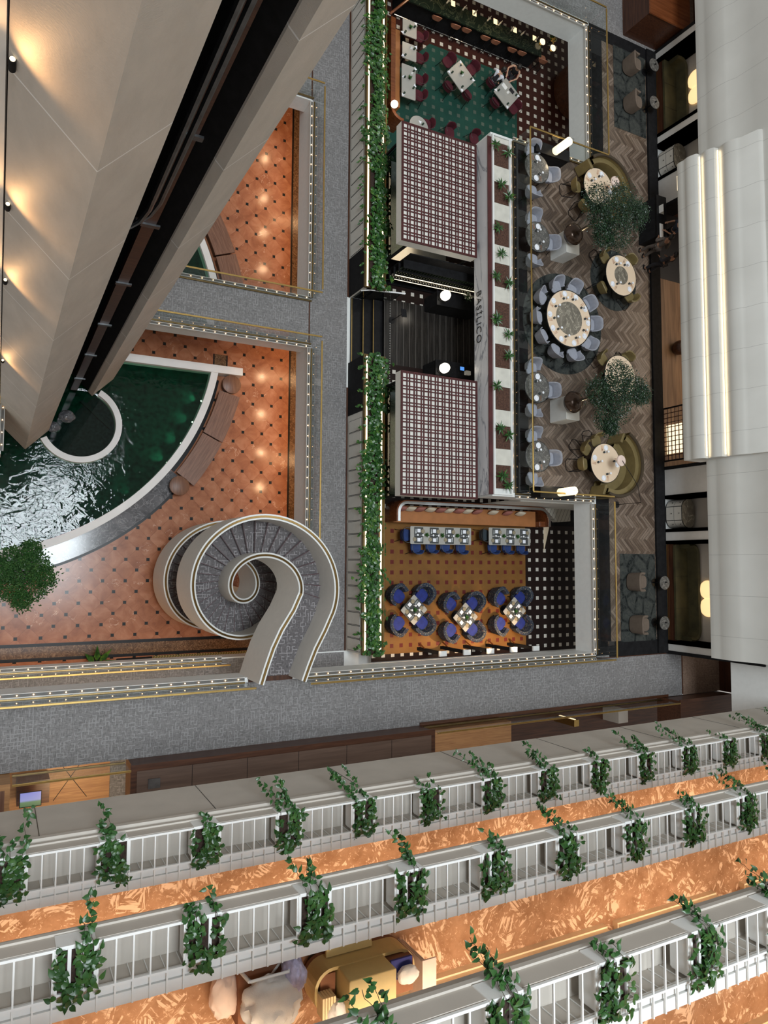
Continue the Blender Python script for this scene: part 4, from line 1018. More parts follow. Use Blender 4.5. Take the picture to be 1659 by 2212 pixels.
for i, (u, v) in enumerate(pk):
    p = at(u, v, Z3+.22); p.x = min(max(p.x, 16.30), 17.08); lab = 'small star-leaved palm in the white planting trough, %s counting down from the top' % ORD[i].replace('leftmost', 'first'); lab = lab if i else 'small star-leaved palm at the top of the white planting trough'
    loc = (p.x, p.y, Z3+.05)
    if i < 3: pals[i].location = loc; pals[i]['label'] = lab
    else: dup(pals[i % 3], loc, i*1.1, lab)
# ------------------------------------------------------------------ entrance: desks, lamps, wine wall
def desk(y0, y1, x0, x1, lab):
    t = thing('reception_desk', lab, 'desk', (x0, y0, ZB+.006)); MB().box(0, x1-x0, 0, y1-y0, 0, 1.0).build('body', 'matt_black', t); MB().box(-.02, x1-x0, -.02, y1-y0+.02, 1.0, 1.045).build('desk_top', 'black', t)
    return t
d1a, d1b = at(945, 657, ZB+1.05), at(945, 628, ZB+1.05); d2a, d2b = at(942, 808, ZB+1.05), at(942, 777, ZB+1.05)
desk(d1a.y, d1b.y, d1a.x, d1a.x+2.2, 'black reception desk with a white lamp and flowers above the entrance floor')
desk(d2a.y, d2b.y, d2a.x, d2a.x+2.2, 'black reception desk with a tablet computer and white lamp below the entrance floor')
def opal(p, lab):
    t = thing('table_lamp', lab, 'lamp', p, 0, 'opal desk lamps')
    MB().cyl((0,0,0), .10, .02, 20).cyl((0,0,.02), .018, .24, 10).build('stand', 'black', t)
    MB().lathe([(.05,.22),(.15,.24),(.20,.32),(.20,.46),(.16,.56),(.07,.60),(.001,.605)], (0,0,0), 24).build('globe', 'globe', t)
    point('lamp_glow', (p[0], p[1], p[2]+.75), 10, (1, .88, .7), .12)
pl_ = at(951, 645, ZB+1.06); opal((pl_.x, pl_.y, ZB+1.052), 'white opal lamp on the upper reception desk'); pl_ = at(949, 800, ZB+1.06); opal((pl_.x, pl_.y, ZB+1.052), 'white opal lamp on the lower reception desk')
def bouquet(p, lab, petals, seed, n=26, r=.16):
    t = thing('flower_vase', lab, 'flowers', p); rnd = random.Random(seed)
    MB().lathe([(.05,0),(.07,.08),(.045,.18),(.06,.22)], (0,0,0), 14).build('vase', 'smoked', t); g = MB(); f = MB()
    for i in range(n):
        a = rnd.uniform(0, 6.28); q = rnd.uniform(.2, 1)*r; c = (q*math.cos(a), q*math.sin(a), .32+rnd.uniform(-.05, .10))
        if i % 2: f.ball(c, .04, 6, sz=.6)
        else: g.leaf((0,0,.22), (c[0], c[1], .1), (0,0,1), .30, .06)
    g.build('foliage', 'leaf', t); f.build('blossoms', petals, t)
MT['petal_white'] = plain('petal_white', (.85, .80, .70), .6); MT['petal_gold'] = plain('petal_gold', (.80, .50, .12), .5)
p = at(1008, 642, ZB+1.3); bouquet((p.x, p.y, ZB+1.052), 'white flowers in a vase on the upper reception desk', 'petal_white', 3)
MT['screen_blue'] = plain('screen_blue', (.05, .15, .4), .3, emit=(.10, .32, .85), estr=.9); MT['paper'] = plain('paper', (.82, .82, .80), .6, var=.02)
p = at(997, 797, ZB+1.15); t = thing('tablet_computer', 'tablet computer with a blue screen on the lower reception desk', 'tablet', (p.x, p.y, ZB+1.047)); MB().cyl((0,0,0), .06, .015, 12).cyl((0,0,.015), .012, .12, 8).build('stand', 'black', t); MB().box(-.12, .12, -.09, .09, .135, .15).build('body', 'black', t); MB().box(-.10, .10, -.075, .075, .151, .154).build('screen', 'screen_blue', t)
p = at(1010, 806, ZB+1.1); tag(MB().prism(rpoly(-.13, .13, -.09, .09, .03), 0, .10).build('card_printer', 'paper'), 'small white printer on the lower reception desk', 'printer').location = (p.x, p.y, ZB+1.047)
p = at(976, 806, ZB+1.1); tag(MB().lathe([(.035,0),(.04,.12)], (0,0,0), 12).build('glass_tumbler', 'glass'), 'clear tumbler on the lower reception desk', 'glass').location = (p.x, p.y, ZB+1.047)
p = at(839, 672, ZB+.9); t = thing('menu_stand', 'small black menu stand at the head of the steps', 'stand', (13.95, p.y, ZB+.005)); MB().cyl((0,0,0), .14, .02, 16).cyl((0,0,.02), .015, .95, 8).build('pole', 'black', t); MB().obox((0,0,1.0), (.24, .32, .02), .1).build('board', 'matt_black', t)
# wine wall under the upper pavilion
t = thing('wine_shelf', 'long lit wine shelf under the edge of the upper pavilion', 'shelf', (13.5, 11.36, ZB+.001))
MB().box(0, 3.9, .36, .40, 0, 2.3).build('back_panel', 'matt_black', t); MB().box(0, 3.9, 0, .36, 0, .10).build('plinth', 'black', t)
for i, z in enumerate((.55, .95, 1.35, 1.75)): MB().box(0, 3.9, .02, .36, z, z+.025).build('shelf', 'matt_black', t)
for z in (.62, 1.02): MB().box(.05, 3.85, .01, .03, z-.035, z-.018).build('led_strip', 'led', t)
MT['bottle'] = plain('wine_bottle', (.02, .03, .02), .12, var=.5); MT['crystal'] = plain('crystal', (.75, .72, .62), .15, var=.2)
b0 = None
for r_, (z, mt_, lab, grp) in enumerate(((.576, 'crystal', 'clear stemmed glass in the lit bottom row of the wine shelf', 'glasses in the bottom row'), (.976, 'bottle', 'dark wine bottle in the second row of the wine shelf', 'bottles in the second row'), (1.376, 'bottle', 'dark wine bottle in the third row of the wine shelf', 'bottles in the third row'))):
    for i in range(30):
        if i == 0:
            b0 = (MB().lathe([(.035,0),(.005,.01),(.005,.10),(.04,.14),(.042,.2),(.035,.24)], (0,0,0), 8) if r_ == 0 else MB().lathe([(.038,0),(.038,.19),(.014,.24),(.014,.31)], (0,0,0), 8)).build('wine_glass' if r_ == 0 else 'wine_bottle', mt_); tag(b0, lab, 'glass' if r_ == 0 else 'bottle', grp); o = b0
        else: o = b0.copy(); C.objects.link(o)
        o.location = (13.58+i*.128, 11.36+.12, ZB+.001+z)
# ------------------------------------------------------------------ furniture kit
MT['red_velvet'] = plain('red_velvet', (.070, .005, .013), .8, var=.25, scale=5)
MT['blue_velvet'] = plain('blue_velvet', (.012, .036, .14), .75, var=.25, scale=5)
MT['royal_velvet'] = plain('royal_velvet', (.010, .022, .17), .75, var=.3, scale=5)
MT['slate_seat'] = plain('slate_seat', (.03, .045, .055), .8)
MT['pale_blue'] = plain('pale_blue_fabric', (.31, .32, .365), .85, var=.08, scale=8)
MT['olive'] = plain('olive_leather', (.175, .130, .050), .55, var=.12, scale=4)
MT['taupe'] = plain('taupe_fabric', (.13, .098, .075), .85, var=.08)
MT['terracotta'] = plain('terracotta_leather', (.30, .12, .065), .6, var=.1)
MT['orange_hide'] = plain('orange_hide', (.36, .14, .045), .5, var=.1, scale=3)
MT['brown_lacquer'] = wood('brown_lacquer', (.11, .030, .010), (.20, .062, .020), 0, .4, .25)
MT['table_grey'] = plain('table_stone', (.36, .35, .32), .35, var=.06, scale=3)
MT['table_cream'] = plain('table_cream', (.74, .58, .42), .35, var=.03, scale=2)
MT['china'] = plain('china', (.80, .82, .86), .25, var=.02); MT['napkin'] = plain('napkin', (.84, .86, .92), .8, var=.02)
MT['placemat'] = plain('placemat', (.055, .06, .06), .8, var=.15, scale=20); MT['cup_dark'] = plain('cup_dark', (.03, .035, .035), .3)
MT['green_glass'] = plain('green_glass', (.020, .045, .028), .15, var=.3); MT['copper'] = plain('copper', (.75, .40, .26), .3, 1)
def floral():
    n = NT('floral_fabric'); o = n.obj(); v = n.voro(o, 17)
    f = n.noise(o, 11, 3, .6, 1.5)[0]; rc = n.node('ShaderNodeSeparateColor'); n.put(rc.inputs[0], v[1])
    spot_ = n.math('MULTIPLY', n.lt(v[0], .34), n.gt(rc.outputs[0], .62))
    c2 = n.ramp(rc.outputs[1], (0, (.22, .04, .06)), (.45, (.22, .17, .09)), (.8, (.08, .12, .16)))
    base = n.ramp(f, (.40, (.010, .013, .030)), (.55, (.030, .040, .060)), (.66, (.13, .13, .10)))
    return n.done(n.mix(spot_, base, c2), .85)
MT['floral'] = floral()
def plate_mat():
    n = NT('patterned_plate'); x, y, _ = n.xyz(); r = n.math('SQRT', n.math('ADD', n.math('MULTIPLY', x, x), n.math('MULTIPLY', y, y)))
    w_ = n.math('FRACT', n.math('MULTIPLY', r, 26)); return n.done(n.mix(n.gt(w_, .55), (.42, .36, .24), (.10, .08, .05)), .3)
MT['patterned_plate'] = plate_mat()
def sq(a, p): return math.copysign(abs(a)**p, a)
def shell(mb, rb, rt, th, a0, a1, z0, ztop, n=22, p=.75, yo=0, m=5):     # upholstered back wrapping round -y
    vs = []; cols = []
    for i in range(n+1):
        a = a0+(a1-a0)*i/n; ca, sa = sq(math.cos(math.radians(a)), p), sq(math.sin(math.radians(a)), p); zt = ztop(a)
        ring_ = []
        for j in range(m+1):
            f = j/m; r = rb+(rt-rb)*f; ring_.append((r*ca, r*sa+yo, z0+(zt-z0)*f))
        ring_.append(((rt-th*.5)*ca, (rt-th*.5)*sa+yo, zt+.018))
        for j in range(m, -1, -1):
            f = j/m; r = rb+(rt-rb)*f-th; ring_.append((r*ca, r*sa+yo, z0+(zt-z0)*f))
        cols.append(ring_)
    k_ = len(cols[0]); vs = [q for c in cols for q in c]
    fs = [(i*k_+j, (i+1)*k_+j, (i+1)*k_+(j+1) % k_, i*k_+(j+1) % k_) for i in range(n) for j in range(k_)] + [tuple(range(k_-1,-1,-1)), tuple(n*k_+j for j in range(k_))]
    return mb.add(vs, fs, True)
def super_poly(rx, ry, p=.6, n=28, yo=0): return [(rx*sq(math.cos(6.2832*i/n), p), ry*sq(math.sin(6.2832*i/n), p)+yo) for i in range(n)]
def legs(t, w_, d, h, mat='black', r=.013, splay=.05):
    for sx in (-1, 1):
        for sy in (-1, 1): MB().tube([(sx*(w_+splay), sy*(d+splay), 0), (sx*w_*.9, sy*d*.9, h)], r, 6).build('leg', mat, t)
def hoop_chair(mat, name='dining_chair'):
    t = thing(name, 'x', 'chair')
    MB().prism(super_poly(.235, .235, .7, 24, .02), .42, .485, True).build('seat', mat, t, .015)
    shell(MB(), .25, .275, .035, 205, 335, .46, lambda a: .66+.13*math.sin(math.radians((a-205)/130*180))).build('backrest', mat, t)
    MB().tube([(.30*math.cos(math.radians(a)), .30*math.sin(math.radians(a))+.0, .70) for a in range(150, 391, 12)], .010, 6).build('hoop', 'rail_metal', t)
    legs(t, .20, .20, .43); return t
def shell_chair(mat):
    t = thing('shell_chair', 'x', 'chair')
    MB().prism(super_poly(.245, .24, .6, 24, .03), .38, .46, True).build('seat', mat, t, .02)
    shell(MB(), .245, .325, .04, 172, 368, .33, lambda a: .58+.25*max(0, math.sin(math.radians(a-180)))**.6 if 180 < a < 360 else .58, 28, .62).build('backrest', mat, t)
    legs(t, .19, .19, .38, 'black', .014); return t
def floral_chair():
    t = thing('tub_armchair', 'x', 'armchair')
    MB().prism(super_poly(.25, .27, .75, 24, .07), .34, .45, True).build('seat', 'royal_velvet', t, .02)
    shell(MB(), .38, .45, .14, 160, 380, .16, lambda a: .60+.16*max(0, math.sin(math.radians(a-180))), 30, .85).build('backrest', 'floral', t)
    MB().prism(super_poly(.30, .30, .8, 24, .02), .16, .34, True).build('base', 'floral', t); legs(t, .24, .24, .17, 'black', .018, .03); return t
def olive_chair():
    t = thing('olive_chair', 'x', 'chair')
    MB().prism(super_poly(.24, .24, .6, 24, .02), .40, .47, True).build('seat', 'olive', t, .015)
    shell(MB(), .25, .29, .05, 195, 345, .44, lambda a: .66+.14*math.sin(math.radians((a-195)/150*180)), 20, .6).build('backrest', 'olive', t)
    MB().tube([(-.24, .22, .012), (-.26, -.36, .012), (-.16, -.46, .012), (.16, -.46, .012), (.26, -.36, .012), (.24, .22, .012)], .014, 6).build('floor_frame', 'black', t)
    for sx in (-1, 1):
        for y in (.2, -.3): MB().tube([(sx*.245, y, .012), (sx*.20, y*.6, .42)], .012, 6).build('leg', 'black', t)
    return t
def arm_tub(mat):
    t = thing('tub_armchair', 'x', 'armchair')
    MB().prism(super_poly(.28, .30, .65, 24, .08), .12, .44, True).build('seat', mat, t, .03)
    shell(MB(), .37, .39, .09, 165, 375, .06, lambda a: .58+.18*max(0, math.sin(math.radians(a-180))), 30, .7).build('backrest', mat, t)
    legs(t, .24, .24, .12, 'black', .02, .02); return t
def bar_stool():
    t = thing('bar_stool', 'x', 'stool')
    MB().prism(super_poly(.20, .19, .6, 20), .74, .80, True).build('seat', 'terracotta', t, .015)
    shell(MB(), .21, .235, .04, 200, 340, .76, lambda a: .90+.12*math.sin(math.radians((a-200)/140*180)), 18, .6).build('backrest', 'terracotta', t)
    legs(t, .16, .16, .75, 'black', .014, .05); MB().tube([(.19*math.cos(a/4*1.5708+.785)*1.2, .19*math.sin(a/4*1.5708+.785)*1.2, .30) for a in range(0, 16)], .010, 5, True).build('foot_ring', 'black', t); return t
class Kit:                                                     # first call moves the prototype, later calls copy it
    def __init__(s, fn): s.fn = fn; s.p = None
    def put(s, loc, rz, label, group=None):
        if s.p is None: s.p = t = s.fn(); t.location = loc; t.rotation_euler = (0,0,rz); t['label'] = label
        else: t = dup(s.p, loc, rz, label)
        if group: t['group'] = group
        elif 'group' in t: del t['group']
        return t
def face(p, c): return math.atan2(c[1]-p[1], c[0]-p[0])-math.pi/2   # local +y turned towards c
red = Kit(lambda: hoop_chair('red_velvet')); blue = Kit(lambda: hoop_chair('blue_velvet')); slate = Kit(lambda: hoop_chair('slate_seat'))
flo = Kit(floral_chair); shl = Kit(lambda: shell_chair('pale_blue')); oli = Kit(olive_chair); tau = Kit(lambda: arm_tub('taupe')); stl = Kit(bar_stool)
class Flat:                                                    # small one-mesh things
    def __init__(s, name, mb, mat, label, cat, group): s.a = (name, mb, mat); s.l = (label, cat, group); s.p = None
    def put(s, loc, rz=0, label=None, group=None):
        if s.p is None: s.p = o = s.a[1].build(s.a[0], s.a[2]); tag(o, *s.l)
        else: o = s.p.copy(); C.objects.link(o)
        o.location = loc; o.rotation_euler = (0,0,rz)
        o['label'] = label or s.l[0]; o['group'] = group or s.l[2]
        return o
def dining_table(name, lab, cx_, cy_, w_, d_, rz, z, top='table_grey', round_=False, h=.74, edge='black'):
    t = thing(name, lab, 'table', (cx_, cy_, z), rz)
    if round_:
        MB().lathe([(w_*.90, h-.035), (w_, h-.025), (w_, h-.006), (w_*.985, h-.004)], (0,0,0), 44, sy=d_/w_).build('table_edge', edge, t)
        MB().lathe([(w_*.97, h-.006), (w_*.965, h)], (0,0,0), 44, sy=d_/w_).build('tabletop', top, t)
        MB().lathe([(.30, 0), (.30, .02), (.06, .05), (.05, h-.03)], (0,0,0), 24).build('pedestal', 'black', t)
    else:
        MB().prism(rpoly(-w_/2, w_/2, -d_/2, d_/2, .04), h-.03, h).build('tabletop', top, t)
        for x in ((-w_/2+.35, w_/2-.35) if w_ > 1.3 else (0,)): MB().lathe([(.22, 0), (.22, .015), (.035, .03), (.035, h-.03)], (x, 0, 0), 16).build('pedestal', 'black', t)
    return t
TB = ZB+.008; TH = .74
def zm(sc, ox, oy): return lambda a, b: (ox+a/sc, oy+b/sc)

# ------------------------------------------------------------------ green dining room
zA = zm(10.369, 850, 30)                                       # reading frame of the upper-left tables
def rect(zf_, pts, z):
    P = [at(*zf_(a, b), z) for a, b in pts]; c = sum(P, Vector())/len(P); return P, c
T_ = []
for pts, lab in ((((187, 75), (548, 215), (530, 580), (187, 450)), 'pale stone table at the top end of the green room banquette'),
                 (((187, 600), (528, 730), (522, 1090), (187, 970)), 'pale stone table in the middle of the green room banquette'),
                 (((175, 1085), (515, 1210), (505, 1955), (165, 1840)), 'long pale stone table at the lower end of the green room banquette')):
    P, c = rect(zA, pts, TB+TH); w_ = abs(P[1].x-P[0].x); d_ = abs(P[3].y-P[0].y)
    t = dining_table('dining_table', lab, c.x, c.y, .66, d_*.98, 0, TB); T_.append((c, .66, d_))
tum = Flat('tumbler', MB().lathe([(.038, 0), (.042, .10), (.001, .101)], (0,0,0), 12), 'green_glass', 'dark green tumbler on a pale table of the green dining room', 'glass', 'green tumblers')
nap = Flat('napkin', MB().add([(-.07, -.05, .001), (.07, -.05, .001), (0, .09, .001), (-.07, -.05, .018), (.07, -.05, .018), (0, .09, .018)], [(2,1,0),(3,4,5),(0,1,4,3),(1,2,5,4),(2,0,3,5)]), 'napkin', 'white folded napkin at a corner of a pale green-room table', 'napkin', 'white corner napkins')
crd = Flat('menu_card', MB().add([(-.05,-.05,0),(.05,-.05,0),(.05,.05,0),(-.05,.05,0),(-.05,0,.09),(.05,0,.09)], [(0,1,5,4),(3,2,5,4)[::-1],(0,4,3),(1,2,5)]), 'paper', 'small white tent card on a green-room table', 'card', 'white tent cards')
def pot_plant(): 
    t = thing('potted_plant', 'x', 'plant'); MB().lathe([(.03,0),(.042,.07),(.03,.07)], (0,0,0), 12).build('pot', 'matt_black', t); m = MB(); rnd = random.Random(11)
    for i in range(16):
        a = i*2.4; m.leaf((0,0,.06), (math.cos(a), math.sin(a), rnd.uniform(.1, 1)), (0,0,1), rnd.uniform(.09,.14), .05)
    m.build('leaves', 'leaf', t); return t
pot = Kit(pot_plant)
def corner_set(p, c): 
    d = (Vector((c[0], c[1], 0))-Vector((p[0], p[1], 0))).normalized(); z = TB+TH+.001
    nap.put((p[0]+d.x*.10, p[1]+d.y*.10, z), math.atan2(d.y, d.x)+math.pi/2); tum.put((p[0]+d.x*.24, p[1]+d.y*.24, z))
zz = TB+TH+.001
for (a, b, u, v) in ((200, 410, 262, 380), (500, 230, 470, 270), (205, 930, 258, 900), (505, 750, 465, 765), (225, 1415, 245, 1400), (485, 1235, 450, 1265), (475, 1610, 445, 1640), (215, 1810, 232, 1760)):
    p = at(*zA(a, b), zz); q = at(*zA(u, v), zz+.08); nap.put((p.x, p.y, zz), random.uniform(0, 6)); tum.put((q.x+.03, q.y, zz))
for (a, b) in ((405, 745), (420, 1310)): p = at(*zA(a, b), zz+.05); crd.put((p.x, p.y, zz), .2)
for (a, b, s_) in ((380, 300, 'top'), (362, 1430, 'long lower')): p = at(*zA(a, b), zz+.05); pot.put((p.x, p.y, zz), 0, 'small dark potted plant on the %s table of the green room banquette' % s_, 'small table plants')
for (a, b, n_) in ((600, 560, 'top'), (600, 1040, 'middle')):
    p = at(*zA(a, b), TB+.5); red.put((p.x-.02, p.y+.10, TB), math.radians(82), 'dark red hoop-backed chair at the %s banquette table' % n_)
for (a, b, n_) in ((580, 1500, 'upper'), (575, 1850, 'lower')):
    p = at(*zA(a, b), TB+.5); red.put((p.x, p.y+.06, TB), math.radians(84), 'dark red hoop-backed chair at the %s half of the long banquette table' % n_)
# banquette along the left side
t = thing('banquette', 'long orange-brown banquette along the left side of the green dining room', 'bench', (13.42, 15.9, TB))
pt, pb2_ = at(848, 44, TB+.8), at(848, 214, TB+.8)
b0_, b1_ = pb2_.y-15.9, pt.y-15.9
MB().box(.10, .62, b0_, b1_, .10, .46).build('seat', 'orange_hide', t, .02); MB().box(-.10, .11, b0_-.25, b1_, .0, 1.0).build('backrest', 'brown_lacquer', t, .02)
MB().lathe([(.05, 0), (.62, 0), (.62, .9), (.5, .9), (.5, .02)], (.55, b0_-.25, 0), 12, smooth=True, a0=math.pi, a1=1.5*math.pi).build('curved_end', 'brown_lacquer', t)
p = at(852, 225, TB+1.2); t = thing('globe_lamp', 'white globe lamp at the lower end of the green room banquette', 'lamp', (p.x, p.y, TB)); MB().cyl((0,0,0), .12, .02, 16).cyl((0,0,.02), .015, 1.06, 8).build('stand', 'brass', t); MB().ball((0,0,1.2), .15, 18).build('globe', 'globe', t); point('globe_glow', (p.x+.35, p.y-.05, TB+1.4), 10, (1, .85, .62), .1)
# two rectangular four-seat tables
zB_ = zm(3.318, 820, 0)
for pts, which, chairs in ((((580, 430), (685, 580), (590, 665), (483, 510)), 'middle', ((492, 440), (662, 495), (492, 618), (628, 680))), (((908, 562), (1005, 692), (915, 785), (818, 640)), 'right', ((800, 590), (940, 535), (828, 735), (962, 775)))):
    P, c = rect(zB_, pts, TB+TH); L_ = (P[1]-P[0]).length; W_ = (P[2]-P[1]).length; rz = math.atan2(P[1].y-P[0].y, P[1].x-P[0].x)
    dining_table('dining_table', 'rectangular pale table set askew, the %s one in the green dining room' % which, c.x, c.y, L_, W_, rz, TB)
    for q in P: corner_set(q, c) if which == 'middle' or q in (P[1], P[2], P[3]) else None
    crd.put((c.x+.05, c.y+.06, zz), rz)
    ch = []
    ax = Vector((math.cos(rz), math.sin(rz), 0)); ay = Vector((-ax.y, ax.x, 0))
    for (a, b), w2 in zip(chairs, ('upper left', 'upper right', 'lower left', 'lower right')):
        p = at(*zB_(a, b), TB+.5); d = p-c; sy = 1 if d.dot(ay) > 0 else -1
        tgt = p-ay*sy
        red.put((p.x, p.y, TB), face(p, tgt), 'dark red hoop-backed chair at the %s of the %s askew table' % (w2, which))
    if which == 'right': RT = (P, c, ax, ay)
    else: pot.put((c.x-.02, c.y+.10, zz), 0, 'small dark potted plant on the middle askew table', 'small table plants')
p = at(905, 268, TB+TH); dining_table('round_table', 'round pale table half under the upper pavilion roof', p.x, p.y-.1, .46, .46, 0, TB, 'table_grey', True)
nap.put((p.x+.05, p.y+.10, zz), 1); tum.put((p.x+.16, p.y+.02, zz))
for (u, v, l, rz) in ((922, 268, 'to the right of the round table by the pavilion', 90), (972, 284, 'pushed under the pavilion edge, left of its pair', 185), (1025, 298, 'pushed under the pavilion edge, right of its pair', 185)):
    q = at(u, v, TB+.5); red.put((q.x, q.y, TB), math.radians(rz), 'dark red chair '+l)
# cocktail bar with lit squares and stools
MT['bar_marble'] = marble('bar_marble', (.004, .008, .005), (.014, .022, .014), (.05, .06, .035), 1.6, .15)
pbar = at(1090, 75, TB+1.12)
by0, by1 = pbar.y-.30, pbar.y+.42
t = thing('cocktail_bar', 'long dark green marble cocktail bar with lit square panels at the top', 'bar', (13.9, by0, TB))
LB = 21.0-13.9
MB().box(0, LB, .12, by1-by0, 0, 1.06).build('counter_front', 'matt_black', t); MB().box(-.05, LB, 0, by1-by0, 1.06, 1.12).build('counter_top', 'bar_marble', t)
MB().tube([(0, .02, .18), (LB, .02, .18)], .02, 8).build('foot_rail', 'steel', t)
MT['lit_square'] = plain('lit_square', (1, .8, .5), .4, emit=(1, .78, .44), estr=1.3)
for (a, b) in ((527, 25), (680, 95), (830, 155), (970, 215), (1110, 275)):
    p = at(*zB_(a, b), TB+1.12); MB().box(p.x-13.9-.10, p.x-13.9+.10, p.y-by0-.12, p.y-by0+.12, 1.1205, 1.126).build('lit_panel', 'lit_square', t)
for i, (a, b) in enumerate(((418, 95), (553, 155), (630, 182), (765, 238), (838, 268), (958, 325), (1027, 348), (1180, 408))):
    p = at(*zB_(a, b), TB+.92); stl.put((p.x, p.y-.02, TB), 0, 'terracotta bar stool at the marble bar, %s' % (('leftmost of eight', 'second from the left', 'third from the left', 'fourth from the left', 'fifth from the left', 'sixth from the left', 'seventh from the left', 'rightmost, standing apart'))[i], 'bar stools')
for (a, b, l) in ((1170, 297, 'upper'), (1245, 342, 'lower')):
    p = at(*zB_(a, b), TB+1.3); t = thing('gold_lamp', 'round gold table lamp at the right end of the bar, %s of two' % l, 'lamp', (p.x, p.y, TB+1.122)); MB().cyl((0,0,0), .07, .02, 14).cyl((0,0,.02), .01, .15, 8).build('stand', 'brass', t); MB().lathe([(.14,.14),(.15,.16),(.10,.22),(.02,.25)], (0,0,0), 20).build('shade', 'warm_lamp', t)
p = at(*zB_(1225, 300), TB+1.3); bouquet((p.x, p.y, TB+1.122), 'glittering gold arrangement between the two gold lamps', 'petal_gold', 8, 40, .13)
gl = Flat('bar_bottle', MB().lathe([(.035,0),(.035,.18),(.013,.23),(.013,.29)], (0,0,0), 8), 'crystal', 'slim bottle standing on the back edge of the marble bar', 'bottle', 'bottles on the bar')
for i in range(9): gl.put((15.3+i*.66+random.uniform(-.1,.1), by1-.10, TB+1.122))
p = at(1228, 192, TB+.4); t = thing('dark_rounded_shape', 'large dark rounded shape half under the lounge edge', 'cabinet', (p.x+.35, p.y, TB)); MB().lathe([(.9, .0), (.95, .05), (.95, .85), (.85, .92), (.001, .93)], (0,0,0), 32, sy=1.3).build('body', 'mahogany', t); MB().lathe([(.5, .931), (.48, .95), (.001, .951)], (0,0,0), 24).build('top_disc', 'matt_black', t)  # made-up solid standing in for an unidentified dark form
tag(MB().tube([at(842, 30, TB+1.0), at(880, 0, TB+1.3), at(905, -25, TB+1.3)], .05, 8).build('hand_rail', 'brown_lacquer'), 'reddish brown rail at the top left corner of the green dining room', 'rail')
for x, y in ((15, 22.8), (18, 22.8), (20.6, 18)): area('dining_glow', (x, y, Z3-.1-T3), .5, .5, 16, (1, .74, .46))

# ------------------------------------------------------------------ orange dining room
zC = zm(3.607, 820, 1060)
def ozone(a, b, z): return at(*zC(a, b), z)
pL, pR = ozone(118, 200, TB+.9), ozone(1275, 200, TB+.9)
sl0, sl1 = ozone(120, 250, TB+.45), ozone(1160, 290, TB+.45); yb = ozone(700, 100, TB+.95).y; yf = ozone(600, 262, TB+.45).y
x0, x1 = ozone(92, 240, TB+.5).x, ozone(1280, 280, TB+.5).x
t = thing('banquette', 'long orange banquette with curved mahogany ends and a row of cushions', 'bench', (x0, yf, TB))
W_ = x1-x0; D_ = yb-yf
MB().prism([(.12, 0), (W_-.42, 0), (W_-.42, D_-.16), (.12, D_-.16)], .10, .45).build('seat', 'orange_hide', t, .02)
bk = [(.05, .02), (.05, D_-.45)] + arc(.45, D_-.45, .40, 180, 90, 8)[1:] + [(W_-.60, D_-.05)] + arc(W_-.60, D_-.60, .55, 90, 0, 8)[1:] + [(W_-.05, .0)]
MB().sweep([(*q, 0) for q in bk], [(-.05, 0), (-.05, .95), (.06, .95), (.10, .42), (.10, 0)], smooth=False).build('backrest', 'brown_lacquer', t)
MB().box(W_-.42, W_-.06, .0, D_-.6, .10, .70).build('arm_block', 'brown_lacquer', t, .03)
MB().sweep([(*q, 0) for q in bk], [(-.09, .94), (-.09, .99), (.02, .99), (.02, .94)], smooth=False).build('top_rail', 'steel', t)
MT['pink_cushion'] = plain('pink_cushion', (.34, .13, .105), .85, var=.06); MT['cream_cushion'] = plain('cream_cushion', (.60, .52, .40), .85, var=.06)
for i, (a, b) in enumerate(((175, 168), (248, 170), (322, 175), (402, 180), (482, 178), (550, 183), (625, 183), (692, 188), (768, 188), (890, 194), (1003, 200), (1103, 203))):
    p = ozone(a, b, TB+.68); pk_ = i % 2 == 0 if i < 9 else i == 10
    mb = pillow_mesh(MB(), (0,0,0), .42, .40, .15, 0); o = mb.build('cushion', 'pink_cushion' if pk_ else 'cream_cushion'); o.location = (p.x, yb-.30, TB+.635); o.rotation_euler = (math.radians(72), 0, math.radians(((i*37) % 11)-5))
    tag(o, '%s cushion leaning on the orange banquette, %s' % ('dusty pink' if pk_ else 'cream', ('leftmost in the row', 'second from the left', 'third from the left', 'fourth from the left', 'fifth from the left', 'sixth from the left', 'seventh from the left', 'eighth from the left', 'ninth from the left', 'tenth, just right of the gap', 'second from the right', 'rightmost in the row')[i]), 'cushion', 'banquette cushions')
def setting(c, dirv, tname, off=.19):
    """one place setting; dirv points from the diner to the table centre"""
    d = Vector((*dirv, 0)).normalized(); s_ = Vector((d.y, -d.x, 0)); rz = math.atan2(d.y, d.x)-math.pi/2; z = TB+TH+.001
    c = Vector((c[0], c[1], 0))
    g = 'table settings of the '+tname
    S_['mat'].put((*(c+d*off).xy, z), rz, 'dark grey placemat on the '+tname, 'placemats of the '+tname)
    z2 = z+.0045
    S_['nap'].put((*(c+d*(off-.02)).xy, z2), rz, 'white square napkin on a placemat of the '+tname, 'napkins of the '+tname)
    S_['plate'].put((*(c+d*(off+.0)-s_*.19).xy, z2), rz, 'small patterned side plate on the '+tname, 'side plates of the '+tname)
    S_['glass'].put((*(c+d*(off+.16)+s_*.12).xy, z), rz, 'white topped glass on the '+tname, 'glasses of the '+tname)
    S_['fork'].put((*(c+d*off+s_*.115).xy, z2), rz, 'fork beside a napkin on the '+tname, 'forks of the '+tname)
    S_['knife'].put((*(c+d*off+s_*.15).xy, z2), rz, 'knife beside a napkin on the '+tname, 'knives of the '+tname)
